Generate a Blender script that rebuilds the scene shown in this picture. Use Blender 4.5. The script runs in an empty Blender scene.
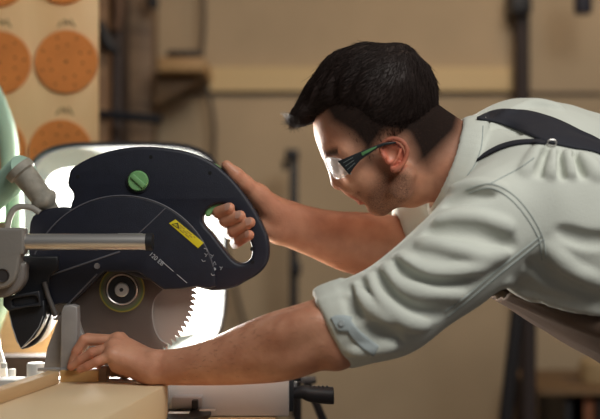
import bpy, bmesh, math, random
import numpy as np
from mathutils import Vector, Matrix, noise as mnoise
from mathutils.bvhtree import BVHTree

random.seed(7)
RNG = np.random.default_rng(11)
SC = bpy.context.scene
COL = SC.collection

# ------------------------------------------------------------------ camera, world, lights, exposure
F = 1138.0            # focal length in pixels of a 600 px wide frame
CAMY = -2.0
CZ = 1.25             # eye height
cam_d = bpy.data.cameras.new('camera')
cam = bpy.data.objects.new('camera', cam_d)
COL.objects.link(cam)
cam.location = (0, CAMY, CZ)
cam.rotation_euler = (math.pi / 2, 0, 0)
cam_d.sensor_width = 36.0
cam_d.lens = 36.0 * F / 600.0
cam_d.clip_start = 0.05
cam_d.dof.use_dof = True
cam_d.dof.focus_distance = 1.93
cam_d.dof.aperture_fstop = 2.1
SC.camera = cam

SC.view_settings.view_transform = 'Standard'
SC.view_settings.look = 'None'
SC.view_settings.exposure = 0.0
SC.view_settings.gamma = 1.0
SC.view_settings.use_curve_mapping = False

w = bpy.data.worlds.new('world')
SC.world = w
w.use_nodes = True
w.node_tree.nodes['Background'].inputs[0].default_value = (0.95, 0.95, 1.0, 1)
w.node_tree.nodes['Background'].inputs[1].default_value = 0.06


def area(name, loc, target, size, power, color, size_y=None, spread=180):
    d = bpy.data.lights.new(name, 'AREA')
    d.shape = 'RECTANGLE' if size_y else 'SQUARE'
    d.size = size
    if size_y:
        d.size_y = size_y
    d.energy = power
    d.color = color
    d.spread = math.radians(spread)
    o = bpy.data.objects.new(name, d)
    COL.objects.link(o)
    o.location = loc
    o.rotation_euler = (Vector(target) - Vector(loc)).to_track_quat('-Z', 'Y').to_euler()
    return o


area('key_light', (0.9, -1.6, 3.0), (0.3, -0.1, 1.2), 1.4, 50, (1.0, 0.99, 0.93), 1.0)  # added soft key from above and right, no window stands there
area('wall_light', (0.6, 0.9, 3.2), (0.5, 2.6, 1.5), 1.6, 14, (1.0, 0.74, 0.50), 0.6)
area('lamp_light', (-0.396, 0.565, 1.148), (-0.1, -0.5, 1.25), 0.40, 28, (1.0, 0.95, 0.88))


# ------------------------------------------------------------------ helpers
def P(px, py, y):
    d = y - CAMY
    return np.array([(px - 300.0) * d / F, y, CZ + (209.5 - py) * d / F])


def R(px, y):
    return px * (y - CAMY) / F


MATS = {}


def mat(name, col, rough=0.6, metal=0.0, spec=0.5, bump=None, var=None, emit=None, trans=0.0, sss=None, ior=1.45,
        coat=0.0, alpha=1.0):
    """procedural material: colour, optional noise variation var=(scale, amount) and bump=(scale, strength)"""
    if name in MATS:
        return MATS[name]
    m = bpy.data.materials.new(name)
    m.use_nodes = True
    nt = m.node_tree
    b = nt.nodes['Principled BSDF']
    b.inputs['Base Color'].default_value = (*col, 1)
    b.inputs['Roughness'].default_value = rough
    b.inputs['Metallic'].default_value = metal
    b.inputs['Specular IOR Level'].default_value = spec
    b.inputs['IOR'].default_value = ior
    b.inputs['Transmission Weight'].default_value = trans
    b.inputs['Coat Weight'].default_value = coat
    b.inputs['Alpha'].default_value = alpha
    if emit:
        b.inputs['Emission Color'].default_value = (*emit[0], 1)
        b.inputs['Emission Strength'].default_value = emit[1]
    if sss:
        b.inputs['Subsurface Weight'].default_value = sss
        b.inputs['Subsurface Radius'].default_value = (0.012, 0.005, 0.003)
        b.inputs['Subsurface Scale'].default_value = 0.7
    tc = nt.nodes.new('ShaderNodeTexCoord')
    if var:
        n = nt.nodes.new('ShaderNodeTexNoise')
        n.inputs['Scale'].default_value = var[0]
        n.inputs['Detail'].default_value = 5
        nt.links.new(tc.outputs['Object'], n.inputs['Vector'])
        mr = nt.nodes.new('ShaderNodeMapRange')
        mr.inputs['From Min'].default_value = 0.3
        mr.inputs['From Max'].default_value = 0.7
        mr.inputs['To Min'].default_value = 1 - var[1]
        mr.inputs['To Max'].default_value = 1 + var[1]
        nt.links.new(n.outputs['Fac'], mr.inputs['Value'])
        mx = nt.nodes.new('ShaderNodeMix')
        mx.data_type = 'RGBA'
        mx.blend_type = 'MULTIPLY'
        mx.inputs['Factor'].default_value = 1
        mx.inputs[6].default_value = (*col, 1)
        nt.links.new(mr.outputs[0], mx.inputs[7])
        nt.links.new(mx.outputs[2], b.inputs['Base Color'])
    if bump:
        n2 = nt.nodes.new('ShaderNodeTexNoise')
        n2.inputs['Scale'].default_value = bump[0]
        n2.inputs['Detail'].default_value = 4
        nt.links.new(tc.outputs['Object'], n2.inputs['Vector'])
        bp = nt.nodes.new('ShaderNodeBump')
        bp.inputs['Strength'].default_value = bump[1]
        bp.inputs['Distance'].default_value = 0.002
        nt.links.new(n2.outputs['Fac'], bp.inputs['Height'])
        nt.links.new(bp.outputs[0], b.inputs['Normal'])
    MATS[name] = m
    return m


def wood(name, c1, c2, scale=(2, 30, 30), rough=0.6, grain=0.5):
    m = bpy.data.materials.new(name)
    m.use_nodes = True
    nt = m.node_tree
    b = nt.nodes['Principled BSDF']
    tc = nt.nodes.new('ShaderNodeTexCoord')
    mp = nt.nodes.new('ShaderNodeMapping')
    mp.inputs['Scale'].default_value = scale
    n = nt.nodes.new('ShaderNodeTexNoise')
    n.inputs['Scale'].default_value = 1.0
    n.inputs['Detail'].default_value = 6
    n.inputs['Distortion'].default_value = grain
    r = nt.nodes.new('ShaderNodeValToRGB')
    r.color_ramp.elements[0].position = 0.35
    r.color_ramp.elements[0].color = (*c1, 1)
    r.color_ramp.elements[1].position = 0.65
    r.color_ramp.elements[1].color = (*c2, 1)
    bp = nt.nodes.new('ShaderNodeBump')
    bp.inputs['Strength'].default_value = 0.15
    bp.inputs['Distance'].default_value = 0.002
    nt.links.new(tc.outputs['Object'], mp.inputs['Vector'])
    nt.links.new(mp.outputs[0], n.inputs['Vector'])
    nt.links.new(n.outputs['Fac'], r.inputs['Fac'])
    nt.links.new(r.outputs[0], b.inputs['Base Color'])
    nt.links.new(n.outputs['Fac'], bp.inputs['Height'])
    nt.links.new(bp.outputs[0], b.inputs['Normal'])
    b.inputs['Roughness'].default_value = rough
    MATS[name] = m
    return m


def setprops(o, label=None, cat=None, group=None, kind=None):
    if label:
        o['label'] = label
    if cat:
        o['category'] = cat
    if group:
        o['group'] = group
    if kind:
        o['kind'] = kind
    return o


def thing(name, label, cat, loc, group=None):
    o = bpy.data.objects.new(name, None)
    COL.objects.link(o)
    o.location = tuple(float(v) for v in loc)
    o.empty_display_size = 0.05
    return setprops(o, label, cat, group)


def wpos(o):
    v = Vector(o.location)
    return v + wpos(o.parent) if o.parent else v


def attach(o, parent):
    """parent without moving; nothing in this scene carries a rotated parent"""
    if parent is not None:
        w0 = wpos(parent)
        o.parent = parent
        o.location = Vector(o.location) - w0
    return o


def link_mesh(name, me, material=None, parent=None, smooth=True, origin=None):
    o = bpy.data.objects.new(name, me)
    COL.objects.link(o)
    if material and not me.materials:
        me.materials.append(material)
    if smooth:
        me.polygons.foreach_set('use_smooth', [True] * len(me.polygons))
    if origin is None:
        n = len(me.vertices)
        co = np.empty(n * 3)
        me.vertices.foreach_get('co', co)
        co = co.reshape(-1, 3)
        lo, hi = co.min(0), co.max(0)
        origin = ((lo[0] + hi[0]) / 2, (lo[1] + hi[1]) / 2, lo[2])
    origin = Vector([float(v) for v in origin])
    me.transform(Matrix.Translation(-origin))
    o.location = origin
    attach(o, parent)
    return o


def np_mesh(name, V, Fq):
    me = bpy.data.meshes.new(name)
    V = np.asarray(V, dtype=np.float64)
    Fq = np.asarray(Fq, dtype=np.int32)
    me.vertices.add(len(V))
    me.vertices.foreach_set('co', V.ravel())
    k = Fq.shape[1]
    me.loops.add(Fq.size)
    me.loops.foreach_set('vertex_index', Fq.ravel())
    me.polygons.add(len(Fq))
    me.polygons.foreach_set('loop_start', np.arange(0, Fq.size, k, dtype=np.int32))
    me.update(calc_edges=True)
    me.validate()
    return me


class MB:
    """collects shapes into one mesh"""

    def __init__(s):
        s.bm = bmesh.new()

    def box(s, lo, hi, bevel=0.0, rot=None, seg=2):
        lo, hi = np.array(lo, float), np.array(hi, float)
        c = (lo + hi) / 2
        sz = np.abs(hi - lo)
        r = bmesh.ops.create_cube(s.bm, size=1.0)
        M = Matrix.Translation(c) @ (rot.to_4x4() if rot else Matrix.Identity(4)) @ Matrix.Diagonal((*sz, 1))
        bmesh.ops.transform(s.bm, matrix=M, verts=r['verts'])
        if bevel > 0:
            ed = list({e for v in r['verts'] for e in v.link_edges})
            bmesh.ops.bevel(s.bm, geom=ed, offset=min(bevel, sz.min() * 0.45), segments=seg, affect='EDGES', profile=0.5)
        return s

    def lathe(s, prof, origin, axis=(0, 1, 0), seg=48):
        """prof: list of (radius, along); closed at radius 0 ends"""
        ax = Vector(axis).normalized()
        q = ax.to_track_quat('Z', 'Y').to_matrix()
        o = Vector([float(v) for v in origin])
        rings = []
        for r, a in prof:
            if r < 1e-6:
                rings.append([s.bm.verts.new(o + q @ Vector((0, 0, a)))])
            else:
                rings.append([s.bm.verts.new(o + q @ Vector((r * math.cos(2 * math.pi * i / seg), r * math.sin(2 * math.pi * i / seg), a)))
                              for i in range(seg)])
        for A, B in zip(rings, rings[1:]):
            for i in range(seg):
                j = (i + 1) % seg
                vs = [A[i % len(A)], A[j % len(A)], B[j % len(B)], B[i % len(B)]]
                u = []
                for v in vs:
                    if v not in u:
                        u.append(v)
                if len(u) >= 3:
                    s.bm.faces.new(u)
        return s

    def tube(s, pts, rad, seg=16, cap=True, flat=None):
        """sweep; rad number, list or function of t"""
        pts = [Vector([float(c) for c in p]) for p in pts]
        n = len(pts)
        rings = []
        ref = None
        for i, p in enumerate(pts):
            t = (pts[min(i + 1, n - 1)] - pts[max(i - 1, 0)]).normalized()
            if ref is None:
                ref = t.orthogonal().normalized() if flat is None else (Vector(flat) - t * t.dot(Vector(flat))).normalized()
            else:
                ref = (ref - t * t.dot(ref)).normalized()
            b = t.cross(ref)
            r = rad(i / (n - 1)) if callable(rad) else (rad[i] if hasattr(rad, '__len__') else rad)
            ra, rb = (r if hasattr(r, '__len__') else (r, r))
            rings.append([s.bm.verts.new(p + ref * (ra * math.cos(2 * math.pi * k / seg)) + b * (rb * math.sin(2 * math.pi * k / seg)))
                          for k in range(seg)])
        for A, B in zip(rings, rings[1:]):
            for i in range(seg):
                j = (i + 1) % seg
                s.bm.faces.new([A[i], A[j], B[j], B[i]])
        if cap:
            s.bm.faces.new(rings[0][::-1])
            s.bm.faces.new(rings[-1])
        return s

    def build(s, name, material, parent=None, smooth=True, origin=None):
        bmesh.ops.recalc_face_normals(s.bm, faces=s.bm.faces[:])
        me = bpy.data.meshes.new(name)
        s.bm.to_mesh(me)
        s.bm.free()
        o = link_mesh(name, me, material, parent, False, origin)
        if smooth:
            smooth_angle(me)
        return o


def smooth_angle(me, ang=35):
    me.polygons.foreach_set('use_smooth', [True] * len(me.polygons))
    try:
        me.set_sharp_from_angle(angle=math.radians(ang))
    except Exception:
        pass


def crom(pts, n=8, closed=True):
    """Catmull-Rom resample of 2D/3D points"""
    p = np.array(pts, float)
    N = len(p)
    out = []
    rng = range(N) if closed else range(N - 1)
    for i in rng:
        if closed:
            a, b, c, d = p[(i - 1) % N], p[i], p[(i + 1) % N], p[(i + 2) % N]
        else:
            a, b, c, d = p[max(i - 1, 0)], p[i], p[i + 1], p[min(i + 2, N - 1)]
        for k in range(n):
            t = k / n
            out.append(0.5 * ((2 * b) + (-a + c) * t + (2 * a - 5 * b + 4 * c - d) * t * t + (-a + 3 * b - 3 * c + d) * t ** 3))
    if not closed:
        out.append(p[-1])
    return np.array(out)


def plate(name, loops, y0, y1, bevel, material, parent=None, yref=None, smooth_n=0, res=2):
    """extruded outline facing the camera side: loops of photo points taken at depth yref, from y0 (near) to y1 (far)"""
    yref = y0 if yref is None else yref
    cu = bpy.data.curves.new(name, 'CURVE')
    cu.dimensions = '2D'
    cu.fill_mode = 'BOTH'
    bevel = min(bevel, abs(y1 - y0) * 0.49)
    cu.extrude = max(abs(y1 - y0) / 2 - bevel, 1e-5)
    cu.bevel_depth = bevel
    cu.bevel_resolution = res
    cu.offset = -bevel
    for lp in loops:
        pts = np.array(lp, float)
        if smooth_n:
            pts = crom(pts, smooth_n, True)
        w3 = np.array([P(a, b, yref) for a, b in pts])
        sp = cu.splines.new('POLY')
        sp.points.add(len(w3) - 1)
        for q, v in zip(sp.points, w3):
            q.co = (v[0], v[2], 0, 1)
        sp.use_cyclic_u = True
    tmp = bpy.data.objects.new('tmp', cu)
    COL.objects.link(tmp)
    dg = bpy.context.evaluated_depsgraph_get()
    me = bpy.data.meshes.new_from_object(tmp.evaluated_get(dg))
    bpy.data.objects.remove(tmp)
    bpy.data.curves.remove(cu)
    # curve XY -> world XZ ; curve Z -> -Y
    me.transform(Matrix(((1, 0, 0, 0), (0, 0, -1, (y0 + y1) / 2), (0, 1, 0, 0), (0, 0, 0, 1))))
    bm = bmesh.new()
    bm.from_mesh(me)
    bmesh.ops.remove_doubles(bm, verts=bm.verts[:], dist=1e-6)
    bmesh.ops.recalc_face_normals(bm, faces=bm.faces[:])
    bm.to_mesh(me)
    bm.free()
    me.name = name
    me.materials.clear()
    o = link_mesh(name, me, material, parent, False)
    smooth_angle(me, 40)
    return o


def text_mesh(name, s, px, py, y, size_px, ang, material, parent, depth=0.0003, shear=0.0):
    cu = bpy.data.curves.new(name, 'FONT')
    cu.body = s
    cu.size = R(size_px, y) * 1.4
    cu.extrude = depth
    cu.shear = shear
    tmp = bpy.data.objects.new('tmp', cu)
    COL.objects.link(tmp)
    dg = bpy.context.evaluated_depsgraph_get()
    me = bpy.data.meshes.new_from_object(tmp.evaluated_get(dg))
    bpy.data.objects.remove(tmp)
    p = P(px, py, y)
    M = Matrix.Translation(Vector(p)) @ Matrix.Rotation(math.radians(-ang), 4, 'Y') @ Matrix.Rotation(math.pi / 2, 4, 'X')
    me.transform(M)
    me.materials.clear()
    return link_mesh(name, me, material, parent, False)


# ------------------------------------------------------------------ signed-distance sculpting
class Vol:
    def __init__(s, lo, hi, h):
        s.lo = np.array(lo, float)
        s.h = h
        s.n = np.ceil((np.array(hi) - s.lo) / h).astype(int) + 1
        s.a = np.full(s.n, 0.5, np.float32)

    def win(s, lo, hi):
        i0 = np.maximum(np.floor((np.array(lo) - s.lo) / s.h).astype(int), 0)
        i1 = np.minimum(np.ceil((np.array(hi) - s.lo) / s.h).astype(int) + 1, s.n)
        if np.any(i1 <= i0):
            return None
        X = (s.lo[0] + s.h * np.arange(i0[0], i1[0], dtype=np.float32))[:, None, None].astype(np.float32)
        Y = (s.lo[1] + s.h * np.arange(i0[1], i1[1], dtype=np.float32))[None, :, None].astype(np.float32)
        Z = (s.lo[2] + s.h * np.arange(i0[2], i1[2], dtype=np.float32))[None, None, :].astype(np.float32)
        return (slice(i0[0], i1[0]), slice(i0[1], i1[1]), slice(i0[2], i1[2])), X, Y, Z

    def comb(s, sl, d, k, op):
        a = s.a[sl]
        if op == 'u':
            if k <= 0:
                s.a[sl] = np.minimum(a, d)
            else:
                hh = np.maximum(k - np.abs(a - d), 0) / k
                s.a[sl] = np.minimum(a, d) - hh * hh * k * 0.25
        elif op == 's':
            b = -d
            if k <= 0:
                s.a[sl] = np.maximum(a, b)
            else:
                hh = np.maximum(k - np.abs(a - b), 0) / k
                s.a[sl] = np.maximum(a, b) + hh * hh * k * 0.25

    def cone(s, p0, p1, r0, r1=None, k=0.01, op='u', squash=None):
        """tapered limb; squash=(unit vector, factor): >1 makes it thinner along that vector"""
        r1 = r0 if r1 is None else r1
        p0, p1 = np.array(p0, float), np.array(p1, float)
        m = max(r0, r1) + k + 4 * s.h
        W = s.win(np.minimum(p0, p1) - m, np.maximum(p0, p1) + m)
        if W is None:
            return s
        sl, X, Y, Z = W
        ab = p1 - p0
        L2 = max(float(ab @ ab), 1e-12)
        x, y, z = X - p0[0], Y - p0[1], Z - p0[2]
        t = np.clip((x * ab[0] + y * ab[1] + z * ab[2]) / L2, 0, 1)
        dx, dy, dz = x - t * ab[0], y - t * ab[1], z - t * ab[2]
        d2 = dx * dx + dy * dy + dz * dz
        if squash:
            nrm = np.array(squash[0], float)
            nrm /= np.linalg.norm(nrm)
            q = dx * nrm[0] + dy * nrm[1] + dz * nrm[2]
            d2 = d2 + (squash[1] ** 2 - 1) * q * q
        d = np.sqrt(d2) - (r0 + t * (r1 - r0))
        s.comb(sl, d.astype(np.float32), k, op)
        return s

    def ell(s, c, r, rot=None, k=0.01, op='u'):
        """rot: 3x3, rows are the ellipsoid axes"""
        c = np.array(c, float)
        r = np.array(r, float) * np.ones(3)
        m = r.max() + k + 4 * s.h
        W = s.win(c - m, c + m)
        if W is None:
            return s
        sl, X, Y, Z = W
        x, y, z = X - c[0], Y - c[1], Z - c[2]
        if rot is None:
            a, b, g = x, y, z
        else:
            a = x * rot[0][0] + y * rot[0][1] + z * rot[0][2]
            b = x * rot[1][0] + y * rot[1][1] + z * rot[1][2]
            g = x * rot[2][0] + y * rot[2][1] + z * rot[2][2]
        k0 = np.sqrt((a / r[0]) ** 2 + (b / r[1]) ** 2 + (g / r[2]) ** 2) + 1e-6
        k1 = np.sqrt((a / r[0] ** 2) ** 2 + (b / r[1] ** 2) ** 2 + (g / r[2] ** 2) ** 2) + 1e-6
        d = k0 * (k0 - 1) / k1
        s.comb(sl, d.astype(np.float32), k, op)
        return s

    def chain(s, pts, rads, k=0.01, op='u', squash=None, n=0):
        pts = np.array(pts, float)
        rads = np.array(rads, float) * np.ones(len(pts))
        if n:
            q = crom(np.hstack([pts, rads[:, None]]), n, False)
            pts, rads = q[:, :3], q[:, 3]
        # union the links first without blend so joints do not swell
        for i in range(len(pts) - 1):
            s.cone(pts[i], pts[i + 1], rads[i], rads[i + 1], k, op, squash)
        return s

    def halfspace_cut(s, p, nrm):
        """remove everything on the side nrm points to"""
        nrm = np.array(nrm, float)
        nrm /= np.linalg.norm(nrm)
        sl, X, Y, Z = s.win(s.lo, s.lo + s.h * s.n)
        d = ((X - p[0]) * nrm[0] + (Y - p[1]) * nrm[1] + (Z - p[2]) * nrm[2]).astype(np.float32)
        s.a[sl] = np.maximum(s.a[sl], d)
        return s

    def extract(s, name, smooth=1):
        a = s.a
        a[0], a[-1] = 0.5, 0.5
        a[:, 0], a[:, -1] = 0.5, 0.5
        a[:, :, 0], a[:, :, -1] = 0.5, 0.5
        ins = a < 0
        nx, ny, nz = a.shape
        c = np.zeros((nx - 1, ny - 1, nz - 1), np.uint8)
        offs = [(i, j, k) for i in (0, 1) for j in (0, 1) for k in (0, 1)]
        for i, j, k in offs:
            c += ins[i:nx - 1 + i, j:ny - 1 + j, k:nz - 1 + k]
        act = np.argwhere((c > 0) & (c < 8))
        flat = (act[:, 0] * (ny - 1) + act[:, 1]) * (nz - 1) + act[:, 2]
        val = {o: a[act[:, 0] + o[0], act[:, 1] + o[1], act[:, 2] + o[2]].astype(np.float64) for o in offs}
        acc = np.zeros((len(act), 3))
        cnt = np.zeros(len(act))
        for o in offs:
            for ax in range(3):
                if o[ax] == 0:
                    o2 = list(o)
                    o2[ax] = 1
                    o2 = tuple(o2)
                    v0, v1 = val[o], val[o2]
                    mm = (v0 < 0) != (v1 < 0)
                    t = np.where(mm, v0 / np.where(mm, v0 - v1, 1), 0)
                    q = np.tile(np.array(o, float), (len(act), 1))
                    q[:, ax] = t
                    acc[mm] += q[mm]
                    cnt[mm] += 1
        V = s.lo + s.h * (act + acc / cnt[:, None])
        faces = []
        for ax in range(3):
            sl0 = [slice(None)] * 3
            sl1 = [slice(None)] * 3
            sl0[ax] = slice(0, -1)
            sl1[ax] = slice(1, None)
            A, B = ins[tuple(sl0)], ins[tuple(sl1)]
            e = np.argwhere(A != B)
            flip = A[e[:, 0], e[:, 1], e[:, 2]]
            u, v = [(1, 2), (2, 0), (0, 1)][ax]
            ids = []
            for du, dv in ((0, 0), (1, 0), (1, 1), (0, 1)):
                q = e.copy()
                q[:, u] -= du
                q[:, v] -= dv
                ids.append(np.searchsorted(flat, (q[:, 0] * (ny - 1) + q[:, 1]) * (nz - 1) + q[:, 2]))
            f = np.stack(ids, 1)
            f[~flip] = f[~flip][:, ::-1]
            faces.append(f)
        Fq = np.concatenate(faces)[:, ::-1]
        # Laplacian smoothing
        E = np.concatenate([Fq[:, [0, 1]], Fq[:, [1, 2]], Fq[:, [2, 3]], Fq[:, [3, 0]]])
        for it in range(smooth):
            for lam in (0.5, -0.5 if smooth > 1 else 0.0):
                if lam == 0.0:
                    continue
                S = np.zeros_like(V)
                n = np.bincount(E[:, 0], minlength=len(V)) + np.bincount(E[:, 1], minlength=len(V))
                for kx in range(3):
                    S[:, kx] = np.bincount(E[:, 0], V[E[:, 1], kx], len(V)) + np.bincount(E[:, 1], V[E[:, 0], kx], len(V))
                V = V + lam * (S / n[:, None] - V)
        return V, Fq

    def mesh(s, name, smooth=1):
        V, Fq = s.extract(name, smooth)
        me = np_mesh(name, V, Fq)
        return me
# ------------------------------------------------------------------ room
YW = 2.6
M_wall = mat('plaster_wall', (0.52, 0.40, 0.265), 0.9, var=(1.3, 0.18), bump=(30, 0.3))
M_floor = mat('concrete_floor', (0.22, 0.19, 0.17), 0.8, var=(2.0, 0.2))


def box_obj(name, lo, hi, material, parent=None, bevel=0.0, kind=None):
    o = MB().box(lo, hi, bevel).build(name, material, parent)
    if kind:
        o['kind'] = kind
    return o


box_obj('floor', (-3.4, -2.6, -0.1), (4.2, YW + 0.1, 0.0), M_floor, kind='structure')
box_obj('wall_back', (-3.4, YW, 0.0), (4.2, YW + 0.1, 3.4), M_wall, kind='structure')
box_obj('wall_left', (-3.4, -2.6, 0.0), (-3.3, YW, 3.4), M_wall, kind='structure')


def wp(px, py, y):
    return P(px, py, y)


def pxbox(name, px0, py0, px1, py1, y0, y1, material, parent=None, bevel=0.0, yref=None, kind=None):
    yr = y0 if yref is None else yref
    a, b = P(px0, py1, yr), P(px1, py0, yr)
    return box_obj(name, (a[0], y0, a[2]), (b[0], y1, b[2]), material, parent, bevel, kind)


M_batten = wood('batten_wood', (0.70, 0.52, 0.27), (0.80, 0.60, 0.33), (0.6, 8, 14))
M_dark = mat('dark_iron', (0.018, 0.017, 0.02), 0.5)
M_darkbrown = mat('dark_brown_steel', (0.045, 0.032, 0.03), 0.6)
M_shelfwood = wood('shelf_wood', (0.15, 0.085, 0.04), (0.25, 0.15, 0.07), (1, 8, 8))
o = pxbox('trim_1', 208, 67, 512, 91, YW - 0.03, YW - 0.002, M_batten)
o['kind'] = 'structure'
o = pxbox('trim_2', 20, 92, 700, 95, YW - 0.012, YW - 0.002, mat('panel_seam', (0.12, 0.09, 0.07), 0.8))  # dark seam between wall panels
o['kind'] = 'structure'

# conduit pipe on the wall with its junction box
t = thing('conduit_pipe', 'thick dark conduit pipe running up the wall above the back of the man', 'pipe', P(522, 540, 2.5))
a, b = P(522, -60, 2.5), P(522, 560, 2.5)
MB().tube([a, b], R(7.5, 2.5), 20).build('pipe', M_darkbrown, t)
pxbox('junction_box', 512, -12, 532, 13, 2.42, 2.58, M_dark, t, 0.008)

t = thing('hanging_spotlight', 'short black cylinder lamp poking in at the upper edge over the back wall', 'lamp', P(583, 14, 2.2))
MB().lathe([(0, 0), (R(8, 2.2), 0), (R(9, 2.2), 0.01), (R(9, 2.2), 0.15), (R(6, 2.2), 0.17), (0, 0.17)], P(583, 14, 2.2), (0, 0, 1), 24).build('lamp_housing', mat('black_enamel', (0.03, 0.03, 0.045), 0.4), t)
MB().tube([P(583, 14, 2.2) + np.array([0, 0, 0.17]), P(583, 14, 2.2) + np.array([0, 0, 1.2])], 0.008, 10).build('lamp_cord', M_dark, t)

# bar clamp leaning at the wall behind the handle
t = thing('bar_clamp', 'black upright bar clamp against the wall between saw handle and face', 'clamp', P(293, 400, 2.3))
pxbox('clamp_bar', 289.5, 152, 298, 420, 2.28, 2.32, M_dark, t, 0.002)
pxbox('clamp_jaw', 285, 149, 299, 160, 2.26, 2.34, M_dark, t, 0.006)
pxbox('clamp_slider', 289, 262, 301, 276, 2.26, 2.34, M_dark, t, 0.006)
tt = MB().tube([P(285, 160, 2.3), P(285, 170, 2.3)], 0.012, 12)
tt.build('clamp_pad', M_dark, t)

# hanging cable
pts = crom([P(203, -30, 2.5), P(204, 20, 2.5), P(202, 60, 2.5), P(208, 90, 2.5), P(214, 125, 2.5), P(214, 170, 2.5), P(220, 220, 2.5), P(238, 300, 2.5), P(246, 330, 2.5)], 8, False)
o = MB().tube(pts, R(2.2, 2.5), 10).build('power_cable', mat('grey_cable', (0.09, 0.07, 0.055), 0.7))
setprops(o, 'thin dark cable hanging in a loose curve down the back wall above the saw', 'cable')

# steel stand legs behind the man
t = thing('steel_trestle', 'dark steel trestle with a slanting leg and an upright, below the chest of the man', 'trestle', P(515, 560, 1.6))
MB().tube([P(524, 258, 1.6), P(503, 440, 1.6), P(488, 560, 1.6)], R(7, 1.6), 14).build('leg', M_dark, t)
MB().tube([P(529, 255, 1.75), P(528, 560, 1.75)], R(7.5, 1.75), 14).build('leg', M_darkbrown, t)
MB().box(P(519, 262, 1.57), P(534, 250, 1.80), 0.01).build('crossbar', M_dark, t)

# low cabinet at right
t = thing('storage_cabinet', 'low dark storage cabinet with a wooden front at the wall, under the apron', 'cabinet', P(590, 560, 2.0))
pxbox('cabinet_top', 540, 391, 680, 396, 1.9, 2.42, M_shelfwood, t, 0.004)
pxbox('cabinet_side', 566, 391, 572, 560, 1.95, 2.42, M_dark, t, 0.002)
pxbox('cabinet_side', 668, 391, 674, 560, 1.95, 2.42, M_dark, t, 0.002)
pxbox('cabinet_back', 572, 391, 668, 560, 2.39, 2.42, M_darkbrown, t)
pxbox('door', 584, 397, 594, 560, 1.95, 1.97, wood('red_wood', (0.20, 0.07, 0.03), (0.30, 0.11, 0.05)), t)
pxbox('door', 598, 397, 666, 560, 1.95, 1.97, M_darkbrown, t)
o = MB().lathe([(0, 0), (0.06, 0), (0.063, 0.01), (0.062, 0.07), (0.05, 0.085), (0, 0.086)], (P(597, 386, 2.1)[0], 2.1, P(597, 391, 1.9)[2] + 0.002), (0, 0, 1), 24).build('paint_tin', mat('tan_tin', (0.42, 0.30, 0.16), 0.6))
setprops(o, 'small tan tin standing on the low cabinet by the wall', 'tin')
o = MB().box((P(571, 386, 2.05)[0], 2.05, P(571, 391, 1.9)[2] + 0.002), P(586, 380, 2.25), 0.006).build('small_box', mat('brown_card', (0.16, 0.10, 0.06), 0.8))
setprops(o, 'small dark brown box on the low cabinet, beside the tan tin', 'box')

# left shelf area
t = thing('wall_shelf', 'blurred wooden wall shelf on a triangular bracket above the saw', 'shelf', P(180, 90, 2.35))
pxbox('shelf_board', 158, 57, 204, 71, 2.2, YW - 0.01, wood('honey_wood', (0.42, 0.25, 0.11), (0.58, 0.38, 0.18)), t, 0.004)
plate('bracket', [[(156, 72), (204, 72), (204, 78), (160, 103), (154, 103)]], 2.30, 2.36, 0.004, M_shelfwood, t)
pxbox('side_board', 128, -20, 152, 150, 2.40, YW - 0.02, wood('grey_wood', (0.17, 0.11, 0.07), (0.28, 0.19, 0.12)), t, 0.004)
o = pxbox('hand_plane', 166, 50, 200, 57, 2.24, 2.32, M_dark, None, 0.01)
setprops(o, 'flat black tool lying on the wall shelf', 'tool')
t = thing('tool_rack', 'tall dark timber tool rack beside the plywood panel', 'rack', P(112, 430, 2.0))
pxbox('upright', 97, -40, 106, 560, 2.0, 2.2, wood('rack_wood', (0.20, 0.11, 0.06), (0.32, 0.19, 0.10)), t, 0.004)
pxbox('upright', 112, -40, 121, 560, 2.1, 2.3, M_darkbrown, t, 0.004)
pxbox('back_board', 97, -40, 128, 560, 2.42, 2.46, wood('rack_back', (0.10, 0.06, 0.04), (0.17, 0.11, 0.07)), t)
o = MB().tube(crom([P(99, 22, 1.975), P(104, 34, 1.975), P(110, 46, 1.975), P(118, 52, 1.98)], 6, False), lambda q: R(4 + 3 * math.sin(q * 3), 1.95), 12).build('cordless_tool', M_dark)
setprops(o, 'dark hooked tool hanging on the timber rack beside the plywood panel', 'tool')
o = MB().tube(crom([P(118, -8, 2.07), P(119, 12, 2.07), P(116, 30, 2.07)], 6, False), lambda q: R(7 - 3 * q, 2.1), 12).build('hammer', mat('worn_leather', (0.14, 0.08, 0.05), 0.7))
setprops(o, 'brown tool handle hanging high on the rack near the shelf bracket', 'tool')
o = MB().tube(crom([P(150, -12, 2.3), P(154, 8, 2.3)], 6, False), lambda q: R(7 - 2 * q, 2.3), 12).build('grease_gun', M_dark)
setprops(o, 'dark rounded tool hanging at the upper edge above the wall shelf', 'tool')
o = MB().tube(crom([P(98, 113, 1.985), P(112, 115, 1.98), P(135, 117, 1.97), P(161, 120, 1.96)], 6, False), lambda q: (R(3.0 + 1.6 * min(1, q * 3), 1.96)), 14).build('nail_bar', mat('black_rubber', (0.012, 0.016, 0.025), 0.5))
setprops(o, 'black rubber-gripped bar sticking out level from the rack above the saw', 'tool')

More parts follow.
